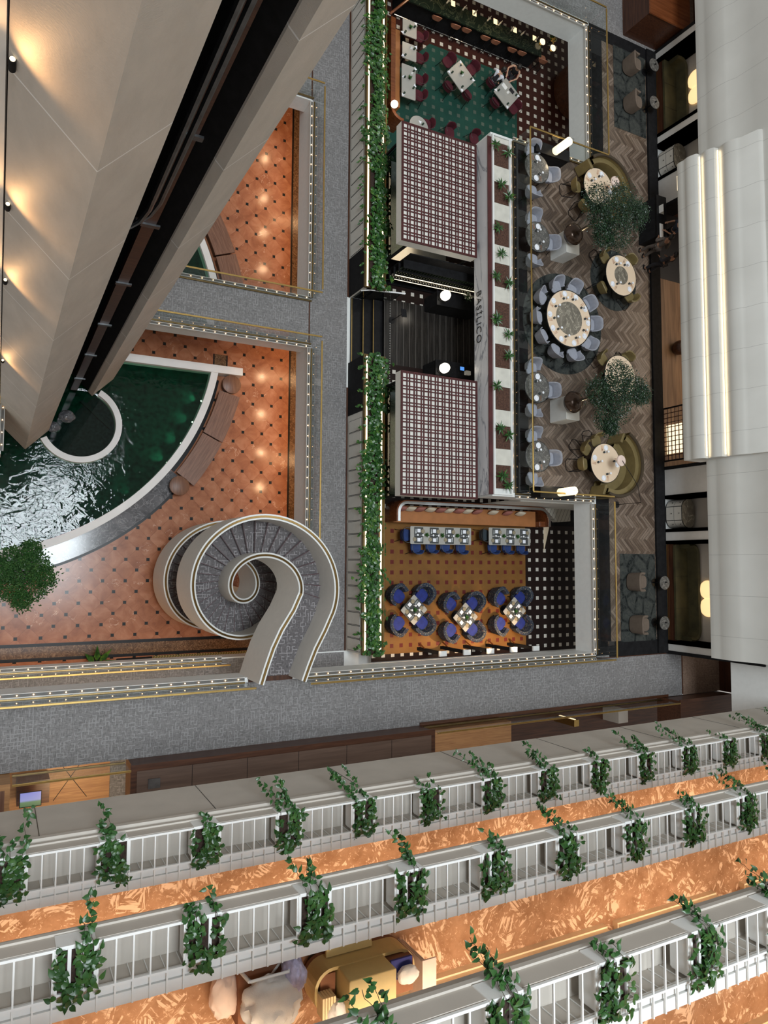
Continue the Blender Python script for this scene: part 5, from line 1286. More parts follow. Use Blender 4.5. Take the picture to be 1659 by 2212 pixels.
S_ = dict(mat=Flat('placemat', MB().prism(rpoly(-.21, .21, -.16, .16, .02), 0, .004), 'placemat', 'x', 'placemat', 'g'),
          nap=Flat('napkin', MB().prism(rpoly(-.072, .072, -.07, .07, .004), 0, .018), 'napkin', 'x', 'napkin', 'g'),
          plate=Flat('side_plate', MB().lathe([(.05, 0), (.085, .008), (.08, .012), (.04, .006), (.001, .006)], (0,0,0), 18), 'patterned_plate', 'x', 'plate', 'g'),
          glass=Flat('glass', MB().lathe([(.03, 0), (.006, .01), (.006, .06), (.038, .10), (.04, .14), (.001, .142)], (0,0,0), 12), 'china', 'x', 'glass', 'g'),
          fork=Flat('fork', MB().box(-.005, .005, -.09, .03, 0, .004).box(-.011, .011, .03, .05, 0, .004).box(-.011, -.007, .05, .09, 0, .004).box(-.002, .002, .05, .09, 0, .004).box(.007, .011, .05, .09, 0, .004), 'steel', 'x', 'fork', 'g'),
          knife=Flat('knife', MB().box(-.005, .005, -.09, .0, 0, .004).box(-.009, .007, .0, .10, 0, .003), 'steel', 'x', 'knife', 'g'))
for pts, tn, nb in ((((240, 277), (713, 290), (713, 423), (240, 415)), 'long eight-seat table', 4), (((852, 285), (1172, 298), (1175, 430), (852, 422)), 'long six-seat table', 3)):
    P, c = rect(zC, pts, TB+TH); w_ = (P[1].x-P[0].x+P[2].x-P[3].x)/2; d_ = (P[0].y-P[3].y+P[1].y-P[2].y)/2
    dining_table('dining_table', 'grey %s set in front of the orange banquette' % tn, c.x, c.y, w_, d_, 0, TB)
    for i in range(nb):
        x = c.x-w_/2+w_*(i+.5)/nb+.02
        setting((x, c.y-d_/2), (0, 1), tn); setting((x, c.y+d_/2), (0, -1), tn)
        if i and not (nb == 4 and i == 9): pot.put((c.x-w_/2+w_*i/nb, c.y+.02, TB+TH+.001), i*1.3, 'small green plant on the %s, %s' % (tn, ('', 'first from the left', 'second from the left', 'third from the left')[i]), 'small table plants')
    for i, (a, b) in enumerate(((285, 452), (403, 448), (513, 445), (635, 455)) if nb == 4 else ((882, 455), (995, 455), (1103, 460))):
        p = ozone(a, b, TB+.5); blue.put((p.x, p.y+.06, TB), math.radians((4, -2, 0, 3)[i]), 'blue hoop-backed chair along the lower side of the %s, %s' % (tn, ('leftmost', 'second from the left', 'third from the left', 'rightmost')[i] if nb == 4 else ('leftmost', 'middle', 'rightmost')[i]))
p = ozone(195, 345, TB+.5); blue.put((p.x+.06, p.y, TB), math.radians(-90), 'blue hoop-backed chair at the left end of the long eight-seat table')
p = ozone(808, 345, TB+.5); slate.put((p.x+.06, p.y, TB), math.radians(-90), 'dark slate hoop-backed chair at the left end of the long six-seat table')
zD = zm(5.184, 830, 1260)
for (ca, cb), which, qs in (((335, 298), 'left', ((205, 165), (445, 150), (130, 415), (430, 450))), ((912, 380), 'middle', ((770, 245), (1025, 225), (750, 505), (1010, 530))), ((1460, 312), 'right', ((1310, 195), (1550, 165), (1320, 425), (1555, 440)))):
    c = at(*zD(ca, cb), TB+TH); dining_table('square_table', 'square grey table with floral armchairs, the %s one of three' % which, c.x, c.y, .86, .86, math.radians(45), TB)
    S2 = MB().prism(rpoly(-.14, .14, -.14, .14, .01), 0, .004); o = S2.build('centre_mat', 'placemat'); o.location = (c.x, c.y, TB+TH+.001); o.rotation_euler = (0,0,math.radians(45)); tag(o, 'dark centre mat under the plant of the %s square table' % which, 'mat')
    pot.put((c.x, c.y, TB+TH+.0055), 0, 'small green plant in the middle of the %s square table' % which, 'small table plants')
    for (a, b), w2 in zip(qs, ('upper left', 'upper right', 'lower left', 'lower right')):
        p = at(*zD(a, b), TB+.6); d = (c-p); sx = 1 if d.x > 0 else -1; sy = 1 if d.y > 0 else -1
        pos = Vector((c.x-sx*.58, c.y-sy*.58, TB))
        flo.put(pos, face(pos, c), 'dark floral armchair with blue seat at the %s of the %s square table' % (w2, which))
        setting((c.x-sx*.304, c.y-sy*.304), (sx, sy), which+' square table', .15)
# posts with white caps at the lower edge, plank wall and pale floor wedge at the right
for i, u in enumerate((957, 1009, 1060, 1110, 1158)):
    p = at(u, 1418-(u-957)*.06, TB+1.85); t = thing('capped_post', 'dark post with a white square cap at the lower edge, %s' % ('leftmost', 'second from the left', 'middle one of five', 'second from the right', 'rightmost')[i], 'post', (p.x, p.y+.10, ZB), 0, 'white-capped posts')
    MB().box(-.07, .07, -.06, .06, 0, 1.80).build('shaft', 'matt_black', t); MB().box(-.16, .16, -.10, .10, 1.80, 1.88).build('cap', 'trim_white', t); MB().tube([(.0, .05, .5), (-.0, .22, .1)], .03, 6).build('brace', 'brown_lacquer', t)
struct('wall_orange_room', MB().box(18.4, 24, 2.46, 2.56, ZB, Z3-T3), 'panel_white')
def plankwall():
    n = NT('plank_wall'); x, y, z = n.xyz(); l = n.lt(n.math('ABSOLUTE', n.absfrac(n.math('ADD', x, n.math('MULTIPLY', y, -.5)), .2)), .010); return n.done(n.mix(l, (.52, .49, .42), (.10, .09, .08)), .5)
MT['plank_wall'] = plankwall()
P = [at(1172, 1092, ZB+.3), at(1232, 1090, ZB+.3), at(1232, 1126, ZB+.3), at(1203, 1128, ZB+.3)]
tag(MB().prism([p.xy[:] for p in P], ZB+.01, ZB+.3).build('planked_platform', 'plank_wall'), 'low white planked platform right of the orange banquette', 'platform')
MT['pale_floor'] = plain('pale_floor', (.62, .50, .36), .3, var=.05)
P = [at(1187, 1125, ZB+.012), at(1232, 1125, ZB+.012), at(1232, 1180, ZB+.012)]
struct('floor_wedge', MB().prism([(P[0].x, 1.72), (21.8, 1.72), (21.8, P[2].y-.3)], ZB+.001, ZB+.012), 'pale_floor')
struct('floor_tiles_side', B(21.2, 24, -3.9, 1.7, ZB-.011, ZB), 'dark_tiles')
for x, y, pw in ((14.6, -3.2, 240), (17.0, -3.2, 330), (19.0, -3.2, 420)): spot('dining_spot', (x, y-.1, Z3-T3-.05), (x, y+.25, ZB), pw, (1, .66, .36), 85, .9)
# ------------------------------------------------------------------ lounge
ZL = Z3; TL = Z3+.74
def la(u, v, h=0.0): return at(u, v, ZL+h)
plateL = Flat('plate', MB().lathe([(.05, 0), (.115, .012), (.108, .016), (.05, .006), (.001, .006)], (0,0,0), 20), 'china', 'x', 'plate', 'g')
napL = Flat('napkin', MB().add([(-.05,-.075,0),(.05,-.075,0),(.06,.075,0),(-.06,.075,0),(0,-.08,.04),(0,.08,.035)], [(0,1,4),(1,2,5,4),(2,3,5),(3,0,4,5),(3,2,1,0)]), 'napkin', 'x', 'napkin', 'g')
glsL = Flat('goblet', MB().lathe([(.035,0),(.006,.01),(.006,.07),(.042,.11),(.045,.16),(.001,.161)], (0,0,0), 12), 'china', 'x', 'glass', 'g')
cupL = Flat('cup', MB().lathe([(.035,0),(.048,.06),(.042,.06),(.001,.03)], (0,0,0), 12), 'cup_dark', 'x', 'cup', 'g')
frkL = Flat('fork', MB().box(-.006, .006, -.10, .03, 0, .005).box(-.013, .013, .03, .045, 0, .005).box(-.013, -.008, .045, .10, 0, .005).box(-.003, .003, .045, .10, 0, .005).box(.008, .013, .045, .10, 0, .005), 'copper', 'x', 'fork', 'g')
knfL = Flat('knife', MB().box(-.006, .006, -.10, 0, 0, .005).box(-.010, .008, 0, .11, 0, .004), 'copper', 'x', 'knife', 'g')
def lset(c, d, tn, r):
    d = Vector((*d, 0)).normalized(); s_ = Vector((-d.y, d.x, 0)); q = Vector((c[0], c[1], 0))-d*r; rz = math.atan2(d.y, d.x)-math.pi/2; z = TL+.001
    p = q+d*.19+s_*.07
    plateL.put((*p.xy, z), rz, 'white plate on the '+tn, 'plates of the '+tn); napL.put((*p.xy, z+.017), rz+.4, 'napkin on a plate of the '+tn, 'napkins of the '+tn)
    p = q+d*.37-s_*.07; cupL.put((*p.xy, z), rz, 'small dark cup on the '+tn, 'cups of the '+tn); p = p+s_*.02+Vector((.10, .02, 0)); glsL.put((*p.xy, z), rz, 'clear white goblet on the '+tn, 'goblets of the '+tn)
    p = q+d*.20-s_*.12; frkL.put((*p.xy, z), rz, 'copper fork on the '+tn, 'forks of the '+tn); p = p-s_*.05; knfL.put((*p.xy, z), rz, 'copper knife on the '+tn, 'knives of the '+tn)
def rug_thing(lab, mb): return tag(mb.build('rug', 'rug'), lab, 'rug')
# big table for ten
c = la(1229.5, 688, .74); rr = (la(1279, 700, .74).x-la(1181, 678, .74).x)/2; BIG = c
ce = la(1216, 700); re = (la(1205, 592).y-la(1205, 808).y)/2
rug_thing('large round charcoal rug under the ten-seat table', MB().cyl((ce.x, ce.y, ZL), re, .012, 64))
tn = 'large round ten-seat table'
t = dining_table('round_table', 'large round ten-seat table with an onyx centre', c.x, c.y, rr*.985, rr*.985, 0, ZL+.013, 'table_cream', True, .727)
MB().lathe([(rr*.575, .7275), (rr*.57, .733), (.001, .733)], (0,0,0), 48).build('lazy_susan', 'onyx', t)
zE = zm(8.73, 1130, 580)
for i, (a, b) in enumerate(((660, 290), (975, 340), (1265, 645), (1385, 1050), (1245, 1395), (975, 1580), (650, 1510), (400, 1265), (300, 890), (405, 545))):
    p = la(*zE(a, b), .60); d = (Vector((c.x, c.y, 0))-Vector((p.x, p.y, 0))).normalized(); q = Vector((c.x, c.y, 0))-d*(rr+.22)
    shl.put((q.x, q.y, ZL+.013), face(q, c), 'pale blue shell chair at the ten-seat table, %s' % ('top left of it', 'top right of it', 'upper right of it', 'directly right of it', 'lower right of it', 'bottom right of it', 'bottom left of it', 'lower left of it', 'directly left of it', 'upper left of it')[i])
    lset(c, d.xy, tn, rr)
# tables for two along the balustrade
for i, ((u, v), w2) in enumerate((((1160, 363), 'topmost'), ((1161.5, 512), 'second from the top'), ((1160.5, 837), 'third from the top'), ((1162, 986), 'lowest'))):
    c = la(u, v, .74); r = .60; tn = 'marble table along the lounge balustrade, '+w2
    dining_table('round_table', 'round grey marble table by the lounge balustrade, %s of four' % w2, c.x, c.y, r, r, 0, ZL, 'grey_marble', True)
    tn = w2+' marble table by the balustrade'
    for (dx, dy, l) in ((.80, .02, 'right of'), (-.02, .82, 'above'), (-.02, -.82, 'below')):
        p = (c.x+dx, c.y+dy, ZL); shl.put(p, face(p, c), 'pale blue shell chair %s the %s' % (l, tn))
    lset(c, (0.12, -1), tn, r); lset(c, (-.05, 1), tn, r)
# four-seat table in the middle right
ce = la(1325, 606); rug_thing('round charcoal rug under the four-seat cream table', MB().cyl((ce.x, ce.y, ZL), 1.30, .012, 56))
c = la(1342, 595, .74); r = (la(1377, 605, .74).x-la(1307, 585, .74).x)/2; r = .86
t = dining_table('round_table', 'round cream four-seat table with an onyx centre', c.x, c.y, r, r, 0, ZL+.013, 'table_cream', True, .727); MB().lathe([(.38, .7275), (.375, .733), (.001, .733)], (0,0,0), 40).build('lazy_susan', 'onyx', t)
for a, l in ((130, 'upper left of'), (50, 'upper right of'), (215, 'lower left of'), (318, 'lower right of')):
    d = Vector((math.cos(math.radians(a)), math.sin(math.radians(a)), 0)); p = Vector((c.x, c.y, ZL+.013))+d*(r+.12); oli.put(p, face(p, c), 'olive chair on a black frame, %s the cream four-seat table' % l)
for a in (118, 62, 228, 318): d = Vector((-math.cos(math.radians(a)), -math.sin(math.radians(a)))); lset(c, d, 'cream four-seat table', r)
# same table under the lower tree
c = la(1340, 812, .74); t = dining_table('round_table', 'round cream table half hidden under the lower tree', c.x, c.y, r, r, 0, ZL, 'table_cream', True)
for a, l in ((135, 'left of'), (55, 'right of')):
    d = Vector((math.cos(math.radians(a)), math.sin(math.radians(a)), 0)); p = Vector((c.x, c.y, ZL))+d*(r+.12); oli.put(p, face(p, c), 'olive chair on a black frame, upper %s the table under the lower tree' % l)
# booths
MT['dark_roll'] = plain('dark_roll', (.040, .026, .012), .6)
def booth(off, uv, a0, a1, lab, lamp_uv, lamp_lab, tn, chairs, sets):
    c = la(*uv, .74); r = .80
    t = dining_table('round_table', 'round cream table in the '+tn, c.x, c.y, r, r, 0, ZL, 'table_cream', True)
    s_ = thing('curved_sofa', lab, 'sofa', (c.x+off[0], c.y+off[1], ZL)); Ro = 1.40
    def sec(r0, r1, z0, z1, p0=a0, p1=a1): return MB().lathe([(r0, z0), (r1, z0), (r1, z1), (r0, z1), (r0, z0)], (0,0,0), 40, smooth=False, a0=math.radians(p0), a1=math.radians(p1))
    sec(.74, 1.22, .06, .44).build('seat', 'olive', s_); sec(1.10, 1.29, .44, .92, a0+2, a1-2).build('back_cushion', 'olive', s_); sec(1.30, Ro, .02, 1.05).build('backrest', 'olive', s_)
    MB().sweep([((Ro-.05)*math.cos(math.radians(a0+(a1-a0)*i/40)), (Ro-.05)*math.sin(math.radians(a0+(a1-a0)*i/40)), 1.05) for i in range(41)], [(-.07, 0), (-.05, .05), (.05, .05), (.07, 0)], smooth=True).build('top_roll', 'dark_roll', s_)
    for a in (a0, a1):
        d = Vector((math.cos(math.radians(a)), math.sin(math.radians(a)), 0)); MB().obox(d*1.19+Vector((0,0,.42)), (.42, .13, .80), math.radians(a)).build('arm', 'olive', s_, .03)
    q = la(*lamp_uv, 1.55); t2 = thing('floor_lamp', lamp_lab, 'lamp', (c.x+1.30, c.y-1.55, ZL)); rel = Vector((q.x-c.x-1.30, q.y-c.y+1.55, 0))
    MB().cyl((0,0,0), .14, .02, 20).build('base', 'black', t2); MB().tube([(0,0,.02), (0,0,1.3), rel*.4+Vector((0,0,1.62)), rel*.8+Vector((0,0,1.60)), rel+Vector((0,0,1.58))], .012, 6).build('pole', 'black', t2)
    MB().lathe([(.22, 1.50), (.21, 1.55), (.001, 1.58)], (rel.x, rel.y, 0), 28).build('shade', 'peach_sheet', t2)
    for a, l in chairs:
        d = Vector((math.cos(math.radians(a)), math.sin(math.radians(a)), 0)); p = Vector((c.x, c.y, ZL))+d*(r+.16); oli.put(p, face(p, c), 'olive chair on a black frame, %s the table in the %s' % (l, tn))
    for a in sets: lset(c, (-math.cos(math.radians(a)), -math.sin(math.radians(a))), 'table in the '+tn, r)
    return c
booth((.20, -.14), (1293, 404), -35, 125, 'olive curved booth sofa at the upper end of the lounge', (1330, 392), 'floor lamp with a pale pink disc shade at the upper booth', 'upper booth', ((185, 'left of'), (235, 'lower left of')), (80, 150, 0))
booth((.34, .03), (1308.5, 1000.5), -112, 62, 'olive curved booth sofa at the lower end of the lounge', (1343, 995), 'floor lamp with a pale pink disc shade at the lower booth', 'lower booth', ((184, 'left of'), (103, 'above'), (144, 'upper left of')), (95, 170, 5, 265))
# plinths with bronze bowls and trees
MT['bronze'] = plain('bronze', (.060, .036, .024), .18, .5, var=.15)
def crown(seed, n, R_, lobes, L_=.10):
    rnd = random.Random(seed); m = MB()
    for i in range(n):
        lc = lobes[rnd.randrange(len(lobes))]; a = rnd.uniform(0, 6.283); b = rnd.uniform(-1, 1); q = lc[3]*rnd.uniform(.25, 1)**.5*(1.28 if rnd.random() < .22 else .95)
        p = (lc[0]+q*math.cos(a)*math.sqrt(1-b*b), lc[1]+q*math.sin(a)*math.sqrt(1-b*b), lc[2]+q*.6*b)
        a2 = rnd.uniform(0, 6.283); m.leaf(p, (math.cos(a2), math.sin(a2), rnd.uniform(-.7, .2)), (rnd.uniform(-.4,.4), rnd.uniform(-.4,.4), 1), L_*rnd.uniform(.7, 1.3), L_*rnd.uniform(.38, .55))
    return m
def tree(base, h, seed, lobes, n, lab, bowl=True, mat='tree_leaf', L_=.078):
    t = thing('indoor_tree', lab, 'tree', base); crown(seed, n, 0, [(x, y, h+z, q) for x, y, z, q in lobes], L_).build('crown', mat, t)
    tr = MB().tube([(0,0,0), (.03,.02,h*.4), (-.02,.03,h*.75), (0,0,h)], .05, 8, rs=[.055,.05,.04,.025])
    tr.build('trunk', 'bark', t)
    for x, y, z, q in lobes[1:6]: MB().tube([(0,0,h*.65), (x*.5, y*.5, h+z*.3-.2), (x, y, h+z)], .02, 5, rs=[.03,.02,.008]).build('branch', 'bark', t)
    return t
for (u, v), lobes, w2 in (((1241, 505), ((0,0,.1,.55),(.75,.1,.0,.50),(-.65,.35,-.1,.45),(.2,-.6,-.1,.5),(.3,.55,0,.5),(-.45,-.15,-.2,.45),(1.15,.35,-.05,.32),(-.3,-.75,-.2,.38)), 'upper'), ((1241, 868), ((0,0,.1,.55),(.80,.15,.0,.45),(-.6,-.05,-.15,.42),(-.25,-.85,-.1,.45),(.2,.55,-.05,.48),(.1,-.4,0,.5),(1.2,.05,-.05,.32),(-.15,-1.15,-.1,.25)), 'lower')):
    c = la(u, v, 1.25)
    t = thing('plinth', 'tall white plinth under the %s bronze bowl' % w2, 'plinth', (c.x, c.y, ZL)); MB().prism(rpoly(-.12, .55, -.62, .30, .04), 0, .92).build('body', 'trim_white', t); MB().prism(rpoly(-.10, .53, -.60, .28, .04), .92, .935).build('top', 'roof_white', t)
    t = thing('planter_bowl', 'dark bronze domed bowl holding the %s lounge tree' % w2, 'planter', (c.x, c.y, ZL+.936)); MB().lathe([(.20,0),(.36,.10),(.42,.25),(.37,.40),(.23,.50),(.08,.53)], (0,0,0), 36).build('bowl', 'bronze', t)
    tree((c.x, c.y, ZL+1.464), 1.75, 5 if w2 == 'upper' else 8, [(x*1.15+.12, y*1.1, z, q*1.32) for x, y, z, q in lobes], 9500, 'bushy dark green indoor tree in the %s bronze bowl' % w2)
    q = c+Vector((.15, .05, .75)); spot('tree_uplight', (c.x+.05, c.y-.12, ZL+1.55), (c.x+.25, c.y+.3, ZL+2.8), 45, (1, .85, .55), 80, .9, .03)
# glowing ribbed lanterns on black consoles
def lantern_mat():
    n = NT('ribbed_lantern'); x, y, _ = n.xyz(); a = n.math('ARCTAN2', y, x); s_ = n.math('SINE', n.math('MULTIPLY', a, 28))
    return n.done((1, .9, .7), .4, emit=n.mix(n.math('MULTIPLY', n.math('ADD', s_, 1), .5), (.80, .58, .28), (1, .88, .62)), estr=1.55)
MT['lantern'] = lantern_mat()
for (u, v), w2, cy_ in (((1198, 328), 'upper', 16.15), ((1208, 1064), 'lower', 2.95)):
    c = la(u, v, .62)
    t = thing('console', 'low black console at the %s end of the lounge bay' % w2, 'console', (c.x, c.y, ZL)); MB().box(-.9, .75, -.20, .20, 0, .60).build('body', 'matt_black', t); MB().box(-.92, .77, -.22, .22, .60, .63).build('top', 'black', t)
    t = thing('lantern', 'tall glowing ribbed lantern at the %s end of the lounge bay' % w2, 'lamp', (c.x, c.y, ZL+.631)); MB().lathe([(.13,0),(.155,.03),(.155,.84),(.13,.87)], (0,0,0), 28).build('shade', 'lantern', t); MB().cyl((0,0,.871), .10, .01, 20).build('lid', 'warm_lamp', t)
    MB().tube([(-.10, .0, .88), (-.07, 0, 1.02), (.07, 0, 1.02), (.10, 0, .88)], .006, 5).build('handle', 'black', t); point('lantern_glow', (c.x, c.y+(-.4 if w2 == 'upper' else .4), ZL+1.2), 12, (1, .80, .52), .1)
# corner seating groups
for pts, w2 in ((((1325, 97), (1402, 112), (1403, 300), (1326, 273)), 'upper'), (((1338, 1196), (1424, 1196), (1427, 1384), (1342, 1387)), 'lower')):
    P = [la(*q) for q in pts]; x0 = (P[0].x+P[3].x)/2; x1 = min(24.7, (P[1].x+P[2].x)/2); rug_thing('rectangular charcoal rug in the %s corner of the lounge' % w2, MB().prism([(x0, P[3].y), (x1, P[3].y), (x1, P[0].y), (x0, P[0].y)], ZL+.0, ZL+.012))
for (u, v), l in (((1374, 134), 'upper one on the upper corner rug'), ((1376, 216), 'lower one on the upper corner rug'), ((1385, 1257), 'upper one on the lower corner rug'), ((1391, 1350), 'lower one on the lower corner rug')):
    p = la(u, v, .5); tau.put((p.x, p.y, ZL+.013), math.radians(-90), 'taupe tub armchair facing the alcove sofa, '+l)
def side_table(lab, p):
    t = thing('side_table', lab, 'table', p); MB().lathe([(.28,.53),(.30,.54),(.30,.565),(.29,.57)], (0,0,0), 30).build('table_edge', 'black', t); MB().lathe([(.285,.57),(.28,.578),(.001,.578)], (0,0,0), 30).build('tabletop', 'grey_marble', t); MB().cyl((0,0,.02), .03, .51, 10).cyl((0,0,0), .17, .02, 20).build('pedestal', 'black', t); MB().lathe([(.035,.579),(.03,.64),(.012,.65)], (.04,.02,0), 12).build('candle_holder', 'black', t); return t
for (u, v), l in (((1413, 140), 'upper alcove sofa, nearer the top'), ((1414, 221), 'upper alcove sofa, nearer the cabinet'), ((1436, 1259), 'lower alcove sofa, nearer the cabinet'), ((1436, 1346), 'lower alcove sofa, nearer the bottom')):
    p = la(u, v, .57); side_table('small round grey marble table before the '+l, (p.x, p.y, ZL+.0))
MT['olive_velvet'] = plain('olive_velvet', (.048, .042, .016), .7, var=.35, scale=2.5)
for y0, y1, w2 in ((19.08, 22.37, 'upper'), (-3.22, .84, 'lower')):
    t = thing('alcove_sofa', 'olive green sofa with rounded back filling the %s wall alcove' % w2, 'sofa', (25.36, y0, ZL)); L_ = y1-y0
    MB().box(.02, .80, 0, L_, .05, .40).build('base', 'mahogany_y', t); MB().prism(rpoly(.0, .74, .02, L_-.02, .04), .40, .50).build('seat', 'olive_velvet', t); MB().box(-.03, -.005, .0, L_, .03, .08).build('foot_trim', 'brass', t)
    arc_ = [(.20, .10)] + arc(.40, .42, .34, 270, 360, 6)[0:] + arc(.40, L_-.42, .34, 0, 90, 6) + [(.20, L_-.10)]
    MB().sweep([(x+.10, y, .48) for x, y in arc_], [(-.09, 0), (-.09, .50), (-.02, .56), (.06, .50), (.10, 0)], smooth=True).build('backrest', 'olive_velvet', t)
    for f in (1/3, 2/3): MB().box(.0, .76, L_*f-.006, L_*f+.006, .499, .505).build('seam', 'black', t)
MT['lobe_lamp'] = plain('lobe_lamp', (1, .85, .6), .4, emit=(1, .66, .30), estr=1.05)
for (u, v), w2 in (((1497, 190), 'upper'), ((1524, 1293), 'lower')):
    p = atx(u, v, 26.26); t = thing('wall_lamp', 'glowing two-lobed wall lamp in the %s alcove' % w2, 'lamp', p)
    for s_ in (-1, 1):
        m = MB(); o = m.ball((0, 0, 0), .40, 24, sx=.25, sy=1, sz=1.0).build('lobe', 'lobe_lamp', t); o.location = (0, s_*.36, .12)
    MB().box(.0, .04, -.05, .05, -.10, .3).build('mount', 'black', t)
def cabinet(y0, y1, w2):
    c_ = (y0+y1)/2; L_ = 1.22; R_ = .40
    t = thing('drawer_cabinet', 'white rounded drawer cabinet with marble top in the %s wall niche' % w2, 'cabinet', (25.36, c_, ZL))
    def st(r, z0, z1): 
        pl = arc(R_+.02, -L_/2+R_, r, 180, 360, 14) + arc(R_+.02, L_/2-R_, r, 0, 180, 14); return MB().prism(pl, z0, z1, True)
    st(R_-.03, 0, .06).build('plinth', 'black', t); st(R_-.012, .06, .84).build('carcass', 'black', t); st(R_, .85, .875).build('top_edge', 'black', t); st(R_-.01, .875, .885).build('marble_top', 'onyx', t)
    for z0, z1 in ((.075, .45), (.475, .845)):
        for a0, a1, ys in ((-L_/2, -L_/2+.30, 'a'), (-L_/2+.33, L_/2-.33, 'b'), (L_/2-.30, L_/2, 'c')):
            pl = [(R_+.02-math.sqrt(max(0, R_**2-max(0, abs(y)-(L_/2-R_))**2)), y) for y in [a0+(a1-a0)*i/10 for i in range(11)]]
            vs = [(x-.004, y, z0) for x, y in pl]+[(x-.004, y, z1) for x, y in pl]+[(x+.012, y, z0) for x, y in pl]+[(x+.012, y, z1) for x, y in pl]
            n = 11; fs = []
            for i in range(10): fs += [(i+1, i, n+i, n+i+1), (n+i, 3*n+i, 3*n+i+1, n+i+1), (2*n+i, i, i+1, 2*n+i+1)]
            dr = MB().add(vs, fs).build('drawer', 'panel_white', t); k_ = pl[5]
            MB().ball((k_[0]-.02, k_[1], z1-.10), .022, 8).build('knob', 'black', dr)
cabinet(17.0, 18.55, 'upper'); cabinet(1.42, 2.86, 'lower')
# framed lit sign on the wall panel
pA, pB = atx(1463, 381, WX-.03), atx(1497, 360, WX-.03); pC = atx(1463, 412, WX-.03)
t = thing('framed_sign', 'framed grey sign with glowing edges on the wall panel above the people', 'sign', (WX-.03, pC.y, pA.z)); H_ = pB.z-pA.z; L_ = pA.y-pC.y
MB().box(0, .028, 0, L_, 0, H_).build('board', 'table_grey', t); MB().box(-.02, .0, L_-.03, L_, 0, H_).box(-.02, 0, 0, L_, 0, .03).build('light_edge', 'led', t)
MB().box(-.01, 0, L_*.45, L_*.62, H_*.35, H_*.42).box(-.01, 0, L_*.40, L_*.5, H_*.5, H_*.55).box(-.01, 0, L_*.5, L_*.66, H_*.62, H_*.66).build('mark', 'black', t)
# bar-side room: lattice screen, stool, black counter
t = thing('lattice_screen', 'dark lattice screen in front of the warm lit bar room', 'screen', (25.42, 4.45, ZL+.025)); m = MB(); Ws, Hs = 2.25, 2.3
for i in range(12): m.box(-.02, .02, i*Ws/11-.014, i*Ws/11+.014, 0, Hs)
for j in range(13): m.box(-.018, .018, 0, Ws, j*Hs/12-.012, j*Hs/12+.012)
m.build('grid', 'mahogany', t); MB().box(-.03, .03, -.05, 0, 0, Hs+.04).box(-.03, .03, Ws, Ws+.05, 0, Hs+.04).box(-.03, .03, 0, Ws, Hs, Hs+.04).build('frame', 'matt_black', t)
tag(MB().box(25.56, 25.60, 4.75, 6.0, ZL+.03, ZL+1.05).build('lit_panel', 'warm_lamp'), 'warm glowing panel behind the lattice screen', 'light panel')
area('bar_room_light', (27.2, 9.5, ZL+2.9), 1.5, 8, 75, (1, .70, .42))
p = la(1478, 748, .5); t = thing('barrel_stool', 'dark barrel-shaped stool on the oak floor of the bar room', 'stool', (p.x, p.y, ZL+.021)); MB().lathe([(.24,0),(.30,.12),(.32,.25),(.30,.38),(.25,.47)], (0,0,0), 24).build('body', 'mahogany', t); MB().lathe([(.24,.471),(.22,.49),(.001,.492)], (0,0,0), 24).build('cushion', 'taupe', t)
t = thing('black_counter', 'black counter with a white tray where the people gather right of the upper tree', 'counter', (24.12, 13.80, ZL+.001)); MB().box(0, .50, 0, 1.75, 0, 1.0).build('body', 'matt_black', t); MB().box(-.04, .54, -.03, 1.78, 1.0, 1.04).build('counter_top', 'black', t)
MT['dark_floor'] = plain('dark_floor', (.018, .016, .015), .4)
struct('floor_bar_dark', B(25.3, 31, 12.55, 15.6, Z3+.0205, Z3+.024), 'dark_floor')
# ------------------------------------------------------------------ people
MT['skin_light'] = plain('skin_light', (.50, .29, .20), .5, var=.05); MT['skin_brown'] = plain('skin_brown', (.28, .14, .085), .5, var=.05)
MT['hair'] = plain('black_hair', (.010, .008, .007), .5, var=.3); MT['shirt_white'] = plain('shirt_white', (.66, .68, .74), .85, var=.04)
MT['cloth_black'] = plain('cloth_black', (.014, .013, .016), .85, var=.2); MT['cloth_navy'] = plain('cloth_navy', (.022, .030, .048), .85, var=.15)
MT['cloth_taupe'] = plain('cloth_taupe', (.085, .066, .054), .9, var=.08); MT['cap_grey'] = plain('cap_grey', (.36, .35, .31), .8, var=.1); MT['eye'] = plain('eye_dark', (.01, .01, .01), .2); MT['lip'] = plain('lip', (.28, .08, .07), .5)
def skinned(name, nodes, edges, mat, parent, root=0, sub=2):
    me = bpy.data.meshes.new(name); keys = list(nodes); me.from_pydata([nodes[k_][0] for k_ in keys], [(keys.index(a), keys.index(b)) for a, b in edges], []); me.update()
    o = bpy.data.objects.new(name, me); C.objects.link(o)
    m = o.modifiers.new('skin', 'SKIN'); m.use_smooth_shade = True
    if not me.skin_vertices: bpy.context.view_layer.objects.active = o
    lay = me.skin_vertices[0].data if me.skin_vertices else None
    if lay is None: return o
    for i, k_ in enumerate(keys):
        r = nodes[k_][1]; lay[i].radius = r if isinstance(r, tuple) else (r, r); lay[i].use_root = (i == root)
    s_ = o.modifiers.new('sub', 'SUBSURF'); s_.levels = sub; s_.render_levels = sub
    me.materials.append(MT[mat]); o.parent = parent
    dg = bpy.context.evaluated_depsgraph_get(); m2 = bpy.data.meshes.new_from_object(o.evaluated_get(dg)); o.modifiers.clear(); o.data = m2
    for p_ in m2.polygons: p_.use_smooth = True
    return o
